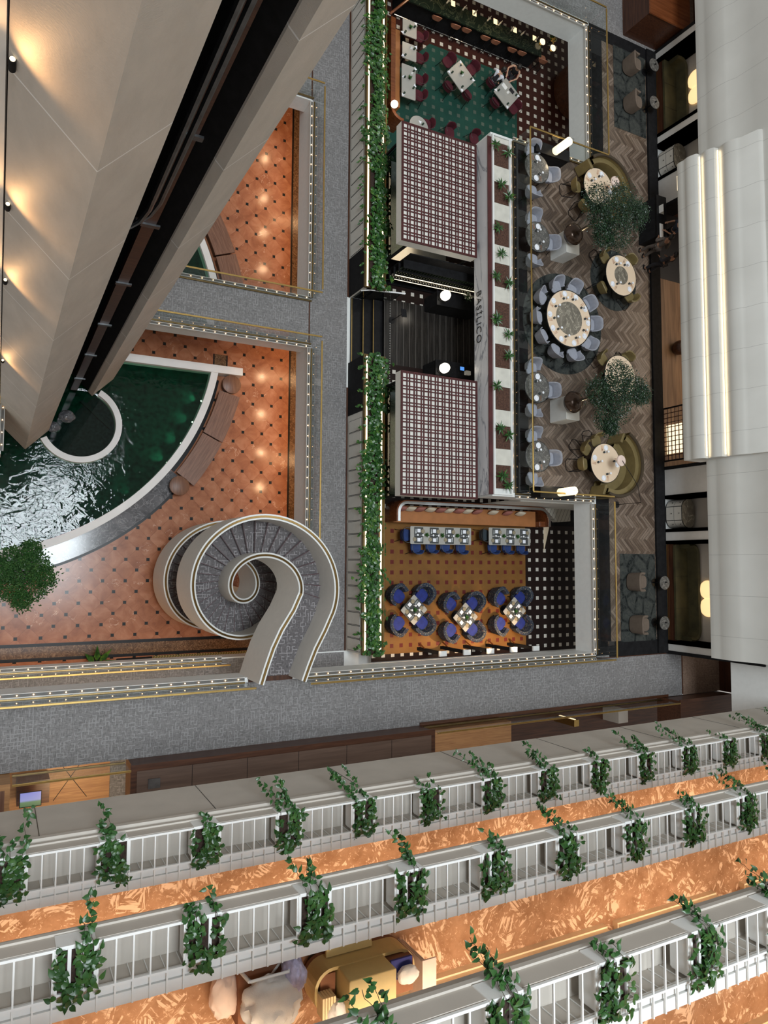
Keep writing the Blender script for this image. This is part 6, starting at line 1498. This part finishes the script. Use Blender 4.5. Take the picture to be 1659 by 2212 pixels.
def person(lab, loc, rz, J, skin, top, legs_, long_sleeve=True, cap=None, hair=True, vest=None):
    """J: joints in body space (facing +y): pelvis, chest, neck, head, shoulder/elbow/hand l/r, hip/knee/foot l/r"""
    t = thing('person', lab, 'person', loc, rz)
    V_ = {k_: Vector(v) for k_, v in J.items()}
    n = {'pelvis': (V_['pelvis'], (.13, .10)), 'waist': (V_['pelvis'].lerp(V_['chest'], .5), (.115, .09)), 'chest': (V_['chest'], (.135, .10)), 'neck': (V_['neck'], .052), 'jaw': (V_['neck'].lerp(V_['head'], .55), .066), 'head': (V_['head'], (.080, .092)), 'crown': (V_['head']+(V_['head']-V_['neck']).normalized()*.075, (.062, .072))}
    e = [('pelvis', 'waist'), ('waist', 'chest'), ('chest', 'neck'), ('neck', 'jaw'), ('jaw', 'head'), ('head', 'crown')]
    up = (V_['head']-V_['neck']).normalized(); fw = Vector(J.get('look', (0, 1, 0))).normalized(); fw = (fw-up*fw.dot(up)).normalized(); sd = fw.cross(up)
    n['nose'] = (V_['head']+fw*.105-up*.02, .014); e.append(('head', 'nose'))
    for s_, q in (('l', -1), ('r', 1)):
        n['ear'+s_] = (V_['head']+sd*q*.088-up*.01, .012); e.append(('head', 'ear'+s_))
        for a, r in (('shoulder', .055), ('elbow', .040), ('hand', .027)): n[a+s_] = (V_[a+s_], r)
        e += [('chest', 'shoulder'+s_), ('shoulder'+s_, 'elbow'+s_), ('elbow'+s_, 'hand'+s_)]
        d = (V_['hand'+s_]-V_['elbow'+s_]).normalized(); sd2 = d.cross(Vector((0,0,1))); sd2 = sd2.normalized() if sd2.length > .1 else Vector((1,0,0)); dn = Vector((0,0,-1))
        n['palm'+s_] = (V_['hand'+s_]+d*.05, (.034, .016)); e.append(('hand'+s_, 'palm'+s_))
        for f, (o_, L_) in enumerate(((-.027, .070), (-.009, .080), (.009, .076), (.027, .060))):
            b = V_['hand'+s_]+d*.085+sd2*o_; n['k%d%s' % (f, s_)] = (b, .0095); n['f%d%s' % (f, s_)] = (b+d*L_*.55+dn*.012, .0085); n['t%d%s' % (f, s_)] = (b+d*L_*.9+dn*.03, .0075)
            e += [('palm'+s_, 'k%d%s' % (f, s_)), ('k%d%s' % (f, s_), 'f%d%s' % (f, s_)), ('f%d%s' % (f, s_), 't%d%s' % (f, s_))]
        b = V_['hand'+s_]+d*.03+sd2*.045*(-q); n['th'+s_] = (b, .011); n['tt'+s_] = (b+d*.045+sd2*.018*(-q), .009); e += [('hand'+s_, 'th'+s_), ('th'+s_, 'tt'+s_)]
        for a, r in (('hip', .085), ('knee', .058), ('foot', .042)): n[a+s_] = (V_[a+s_], r)
        ft = V_['foot'+s_]+Vector((0, .16, -.035)); n['toe'+s_] = (ft, (.040, .028)); e += [('pelvis', 'hip'+s_), ('hip'+s_, 'knee'+s_), ('knee'+s_, 'foot'+s_), ('foot'+s_, 'toe'+s_)]
    skinned('body', n, e, skin, t)
    g = .013
    T_ = {k_: n[k_] for k_ in ('pelvis', 'waist', 'chest')}
    T_ = {k_: (p_, tuple(x+g for x in r)) for k_, (p_, r) in T_.items()}; T_['nk'] = (V_['chest'].lerp(V_['neck'], .6), .075); te = [('pelvis', 'waist'), ('waist', 'chest'), ('chest', 'nk')]
    for s_ in 'lr':
        T_['s'+s_] = (V_['shoulder'+s_], .055+g+.006); te.append(('chest', 's'+s_))
        if long_sleeve is not None:
            T_['e'+s_] = (V_['elbow'+s_] if long_sleeve else V_['shoulder'+s_].lerp(V_['elbow'+s_], .6), .040+g+.004); te.append(('s'+s_, 'e'+s_))
            if long_sleeve: T_['w'+s_] = (V_['elbow'+s_].lerp(V_['hand'+s_], .86), .032+g); te.append(('e'+s_, 'w'+s_))
    skinned('shirt', T_, te, top, t)
    if vest:
        W_ = {'pelvis': (V_['pelvis']+Vector((0,0,.05)), (.160, .130)), 'waist': (n['waist'][0], (.145, .120)), 'chest': (V_['chest'], (.165, .130)), 'n2': (V_['chest'].lerp(V_['neck'], .4), .10)}
        skinned('vest', W_, [('pelvis', 'waist'), ('waist', 'chest'), ('chest', 'n2')], vest, t)
    Lg = {'pelvis': (V_['pelvis'], (.148, .118))}; le = []
    for s_ in 'lr':
        for a, r in (('hip', .10), ('knee', .074)): Lg[a+s_] = (V_[a+s_], r)
        Lg['ank'+s_] = (V_['knee'+s_].lerp(V_['foot'+s_], .88), .060); le += [('pelvis', 'hip'+s_), ('hip'+s_, 'knee'+s_), ('knee'+s_, 'ank'+s_)]
    skinned('trousers', Lg, le, legs_, t)
    for s_ in 'lr':
        f = V_['foot'+s_]; MB().ball((f.x, f.y+.07, f.z-.03), .055, 12, sx=.95, sy=2.3, sz=.85).build('shoe', 'black', t)
    H_ = V_['head']; hm = MB()
    m_ = Matrix((sd, fw, up)).transposed()
    if hair or cap:
        vs0 = len(hm.v); hm.ball((0,0,0), .118, 16, sx=.92, sy=1.02, sz=1.05, lo=-8, hi=90); hm.v = [tuple(H_-fw*.015+up*.012+m_ @ Vector(q)) for q in hm.v]; hm.build('cap' if cap else 'hair', cap or 'hair', t)
        if cap: b = MB().prism([(.09*math.cos(a/10*math.pi), .10*math.sin(a/10*math.pi)) for a in range(11)], 0, .012); b.v = [tuple(H_+fw*.09+up*.03+m_ @ Vector(q)) for q in b.v]; b.build('cap_peak', cap, t)
        else: b = MB().ball((0,0,0), .105, 14, sx=.95, sy=.7, sz=1.0); b.v = [tuple(H_-fw*.045-up*.03+m_ @ Vector(q)) for q in b.v]; b.build('hair_back', 'hair', t)
    for q in (-1, 1): b = MB().ball(tuple(H_+fw*.086+sd*q*.032+up*.008), .010, 8); b.build('eye', 'eye', t)
    b = MB().ball(tuple(H_+fw*.084-up*.058), .018, 8, sx=1, sy=.5, sz=.45); b.build('mouth', 'lip', t)
    return t
def sit(lean=.08, hands=((-.22, .48, .80), (.22, .48, .80)), elbows=None, look=(0, 1, -.3), sh=.47):
    z = sh+.10; el = elbows or ((-.30, lean+.14, z+.26), (.30, lean+.14, z+.26))
    return dict(pelvis=(0, 0, z), chest=(0, lean, z+.40), neck=(0, lean+.05, z+.56), head=(0, lean+.10, z+.69), shoulderl=(-.19, lean, z+.47), shoulderr=(.19, lean, z+.47), elbowl=el[0], elbowr=el[1], handl=hands[0], handr=hands[1],
                hipl=(-.10, .05, z-.01), hipr=(.10, .05, z-.01), kneel=(-.12, .44, z-.02), kneer=(.12, .44, z-.02), footl=(-.12, .42, .075), footr=(.12, .42, .075), look=look)
def stand(hands, elbows, bend=.05, look=(0, 1, -.2), step=.08):
    return dict(pelvis=(0, 0, .95), chest=(0, bend, 1.33), neck=(0, bend+.03, 1.49), head=(0, bend+.07, 1.62), shoulderl=(-.20, bend, 1.40), shoulderr=(.20, bend, 1.40), elbowl=elbows[0], elbowr=elbows[1], handl=hands[0], handr=hands[1],
                hipl=(-.10, 0, .92), hipr=(.10, 0, .92), kneel=(-.11, step+.03, .50), kneer=(.11, -step*.3+.03, .50), footl=(-.12, step, .075), footr=(.12, -step, .075), look=look)
# two staff at the askew table of the green room
P, c, ax, ay = RT
zF = zm(12.762, 1030, 120)
p = at(*zF(560, 420), TB+.85); p0 = Vector((p.x, p.y, TB))-ax*.0; rz = face(p0, p0-ay if (p0-c).dot(ay) > 0 else p0+ay)
def chair_near(p0):
    return min((o for o in C.objects if o.name.startswith('dining_chair') and o.type == 'EMPTY'), key=lambda o: (o.location-p0).length)
ch = chair_near(p0); person('seated person in a white shirt and dark vest at the right askew table', (ch.location.x, ch.location.y, TB), ch.rotation_euler.z, sit(.10, ((-.12, .40, .80), (.10, .42, .80)), look=(.4, 1, -.5), sh=.485), 'skin_light', 'shirt_white', 'cloth_black', True, None, True, 'cloth_black')
p = at(*zF(1050, 650), TB+.85); p0 = Vector((p.x, p.y, TB)); ch = chair_near(p0)
person('seated person in a dark sleeveless top reaching over the right askew table', (ch.location.x, ch.location.y, TB), ch.rotation_euler.z, sit(.12, ((-.20, .52, .80), (.16, .50, .80)), look=(-.2, 1, -.6), sh=.485), 'skin_light', 'cloth_black', 'cloth_black', None)
q = at(*zF(760, 850), TB+TH); tag(MB().prism(rpoly(-.10, .10, -.14, .14, .005), 0, .012).build('document', 'paper'), 'white sheet of paper on the table in front of the person in the vest', 'paper').location = (q.x, q.y, TB+TH+.002)
bpy.data.objects['document'].rotation_euler = (0, 0, math.atan2(ax.y, ax.x)+1.57)
q = at(*zF(960, 975), TB+TH); o = tag(MB().prism(rpoly(-.09, .09, -.13, .13, .01), 0, .012).build('folder', 'cloth_black'), 'dark folder under the hands of the person in the sleeveless top', 'folder'); o.location = (q.x, q.y, TB+TH+.002); o.rotation_euler = (0, 0, math.atan2(ax.y, ax.x)+1.57)
# people at the dark counter of the bar room
person('person in a navy t-shirt and grey cap reaching over the black counter', (25.02, 14.20, ZL+.101), math.radians(90), stand(((-.20, .58, 1.08), (.24, .42, 1.06)), ((-.32, .28, 1.14), (.34, .15, 1.10)), .18, (0, 1, -.5)), 'skin_light', 'cloth_navy', 'cloth_black', False, 'cap_grey')
person('person in taupe clothes standing at the lower end of the black counter', (24.20, 13.38, ZL+.001), math.radians(-15), stand(((-.22, .26, 1.10), (.24, .24, 1.10)), ((-.32, .02, 1.12), (.33, -.02, 1.12)), .10), 'skin_brown', 'cloth_taupe', 'cloth_taupe', True)
person('person in black clothes standing beside the one in taupe', (24.52, 12.72, ZL+.001), math.radians(12), stand(((-.24, .25, 1.0), (.24, .25, 1.0)), ((-.33, .02, 1.12), (.33, .02, 1.12)), .05), 'skin_brown', 'cloth_black', 'cloth_black', True)
t = thing('laptop', 'open pale laptop at the upper end of the black counter', 'laptop', (24.36, 14.95, ZL+1.042)); MB().box(-.12, .12, -.16, .16, 0, .014).build('base', 'cap_grey', t); MB().obox((-.14, 0, .11), (.012, .32, .22), 0).build('screen', 'paper', t)
tag(MB().box(-.10, .10, -.30, .30, 0, .02).build('white_tray', 'paper'), 'long white tray on the black counter before the person in navy', 'tray').location = (24.32, 14.05, ZL+1.042)
# ------------------------------------------------------------------ lobby planting, woven mat and painted planter shadow
p = at(48, 1237, 2.6)
tree((p.x, p.y, .0), 2.6, 21, [(0,0,.2,.55),(.45,.25,.0,.5),(-.35,.45,0,.5),(.35,-.55,-.1,.55),(-.4,-.5,-.1,.5),(.7,-.15,-.1,.45),(.25,.8,-.1,.35),(-.75,.0,0,.5),(.0,-.95,-.2,.35)], 5200, 'small leafy tree in the lobby at the left edge below the pond', mat='vine_leaf', L_=.10)
t = thing('tree_pot', 'round dark pot of the lobby tree', 'pot', (p.x, p.y, 0)); 
MB().lathe([(.30,0),(.36,.05),(.38,.5),(.35,.52),(.34,.46)], (0,0,0), 24).build('pot', 'grey_tile', t); MB().lathe([(.34,.44),(.07,.45)], (0,0,0), 24).build('soil', 'soil', t)
def broad_plant(p, lab):
    t = thing('broad_leaf_plant', lab, 'plant', p); m = MB(); rnd = random.Random(5); MB().lathe([(.20,0),(.26,.4),(.23,.42),(.22,.38)], (0,0,0), 20).build('pot', 'matt_black', t)
    for i in range(9):
        a = i*.72+.2; L_ = rnd.uniform(.55, .85); d = Vector((math.cos(a), math.sin(a), rnd.uniform(.25, .8)))
        s_ = d.normalized(); m.leaf(s_*.15+Vector((0,0,.42)), d, (0,0,1), L_, .24, .10)
    m.build('leaves', 'leaf', t); return t
p = at(212, 1408, .8); broad_plant((p.x, -3.95, .013), 'broad-leaved plant on its painted shadow under the lower walkway edge')
def woven():
    n = NT('woven_mat'); x, y, _ = n.xyz(); w_ = n.math('ABSOLUTE', n.absfrac(n.math('ADD', x, n.math('ABSOLUTE', n.absfrac(y, .16))), .11)); return n.done(n.mix(n.lt(w_, .02), (.10, .085, .03), (.26, .23, .10)), .9)
MT['woven'] = woven()
a, b = at(330, 1410, 0), at(530, 1400, 0)
tag(B(a.x, b.x+1.0, -4.35, -3.80, 0.001, .012).build('woven_mat', 'woven'), 'green woven runner on the lobby floor by the staircase', 'mat')
a, b = at(235, 1420, 0), at(330, 1412, 0); tag(MB().prism([(a.x-.5, -4.6), (a.x+.3, -3.84), (b.x-.02, -3.82), (b.x-.02, -4.6)], .001, .012).build('planter_shadow', 'matt_black'), 'painted dark shadow under the broad-leaved plant', 'mat')  # flat black sheet laid as the shadow around the planter
# ------------------------------------------------------------------ joinery and openings at the back of the upper carpet
t = thing('joinery_block', 'long low walnut joinery block along the back of the upper carpet', 'joinery', (3.5, -5.60, Z3)); L_ = 13.1-3.5
MB().box(0, L_, -1.6, 0, -.3, .86).build('body', 'mahogany', t); MB().box(-.06, L_+.06, -1.6, .05, .86, .92).build('cornice', 'mahogany', t); MB().box(.10, L_-.1, -1.6, -.12, .92, .94).build('top', 'walnut_top', t)
for i in range(1, 6): MB().box(L_*i/6-.006, L_*i/6+.006, -1.6, -.12, .94, .944).build('joint', 'black', t)
MB().box(.40, .72, -.62, -.36, .941, .97).build('vent', 'rail_metal', t)
t = thing('side_cabinet', 'wooden cabinet with a diagonal line at the far left of the upper carpet', 'cabinet', (-1.2, -5.62, Z3-.3)); MB().box(0, 1.72, -1.4, 0, 0, 1.3).build('body', 'honey_wood', t); MB().box(.9, 1.6, -1.3, -.15, 1.3, 1.305).build('top_panel', 'bench_wood', t)
balustrade('glass balustrade with brass rail above the reception desk at the lower left', (.58, -5.68), (3.42, -5.68), Z3, (0, -1), False, 1.0)
balustrade('glass balustrade with brass rail along the dark opening at the lower right', (13.25, -5.68), (24.9, -5.68), Z3, (0, -1), False, 1.0)
struct('trim_back_edge', B(13.1, 25.3, -5.6, -5.50, Z3-.25, Z3+.05), 'mahogany')
tag(B(.6, 3.6, -9, -5.7, Z2+.001, Z2+.03).build('timber_floor_panel', 'honey_wood'), 'warm lit timber panel seen through the lower left opening', 'panel')
for a_, b_ in (((1.9, -7.7), (2.9, -6.3)), ((1.9, -6.3), (2.9, -7.7))): tag(MB().bar((*a_, Z2+.031), (*b_, Z2+.031), .02, .006).build('panel_line', 'black'), 'thin dark diagonal line on the lit timber panel', 'line', 'diagonal panel lines')
area('reception_light', (2.3, -7.2, 7.6), 1.2, .8, 60, (1, .70, .38))
p = at(66, 1727, 6.1); t = thing('reception_screen', 'screen showing blue sky over green on a dark stand at the lower left', 'screen', (p.x, p.y, Z2+.031))
def skyscreen():
    n = NT('landscape_screen'); x, y, z = n.xyz(); f = n.ramp(n.math('ADD', n.math('MULTIPLY', y, 2.0), .5), (0, (.05, .12, .05)), (.35, (.12, .22, .10)), (.45, (.30, .32, .62)), (1, (.22, .24, .66)))
    return n.done((.02, .02, .02), .3, emit=f, estr=.9)
MT['landscape_screen'] = skyscreen()
sc = MB().box(-.30, .30, -.22, .22, 0, .03).build('frame', 'black', t); sc.location = (0, 0, 1.62); s2 = MB().box(-.28, .28, -.20, .20, .031, .034).build('display', 'landscape_screen', t); s2.location = (0, 0, 1.62); MB().box(-.35, .55, -.35, .35, 0, 1.0).build('desk', 'mahogany', t); MB().cyl((0,0,1.0), .04, .62, 10).build('stand', 'black', t)
struct('floor_dark_opening', B(13.1, 30, -9, -5.62, Z2+.001, Z2+.03), 'mahogany')
tag(MB().prism([(14.6, -8.2), (19.6, -8.2), (19.6, -6.7), (14.6, -6.7)], Z2+.031, Z2+.9).build('timber_counter', 'honey_wood'), 'brown timber counter in the dark opening at the lower right', 'counter')
area('counter_light', (17.5, -7.0, 7.8), 3, .5, 5, (1, .60, .28))
p = at(1255, 1565, 6.0); t = thing('gilt_column', 'slim lit gilt column in the dark opening', 'column', (p.x, p.y, Z2+.031)); MB().box(-.14, .14, -.14, .14, 0, 1.3).build('shaft', 'brass', t); MB().box(-.05, .05, .141, .15, .2, 1.2).build('light_slot', 'warm_lamp', t)
p = at(1365, 1548, 6.0); t = thing('beige_box', 'plain beige box in the dark opening near the right corner', 'box', (p.x, p.y, Z2+.031)); MB().box(-.25, .35, -.4, .2, 0, 1.0).build('body', 'grey_fascia', t)
t = thing('corner_joinery', 'dark red-brown joinery block in the lower right corner of the upper carpet', 'joinery', (25.0, -5.62, Z3-.3)); MB().box(0, 3.5, -1.3, 0, 0, 1.2).build('body', 'mahogany', t); MB().box(-.05, 3.5, -1.3, .06, 1.2, 1.26).build('cornice', 'mahogany', t)
p = at(1398, 32, Z3+1.9); t = thing('timber_canopy', 'brown timber block at the top right corner above the grey carpet', 'joinery', (at(1440, 45, Z3+1.5).x-1.0, at(1440, 45, Z3+1.5).y, Z3)); MB().box(0, 2.4, 0, 2.0, 0, 1.5).build('body', 'mahogany_y', t); MB().box(-.05, 2.4, -.05, 2.0, 1.5, 1.56).build('top', 'brown_lacquer', t)
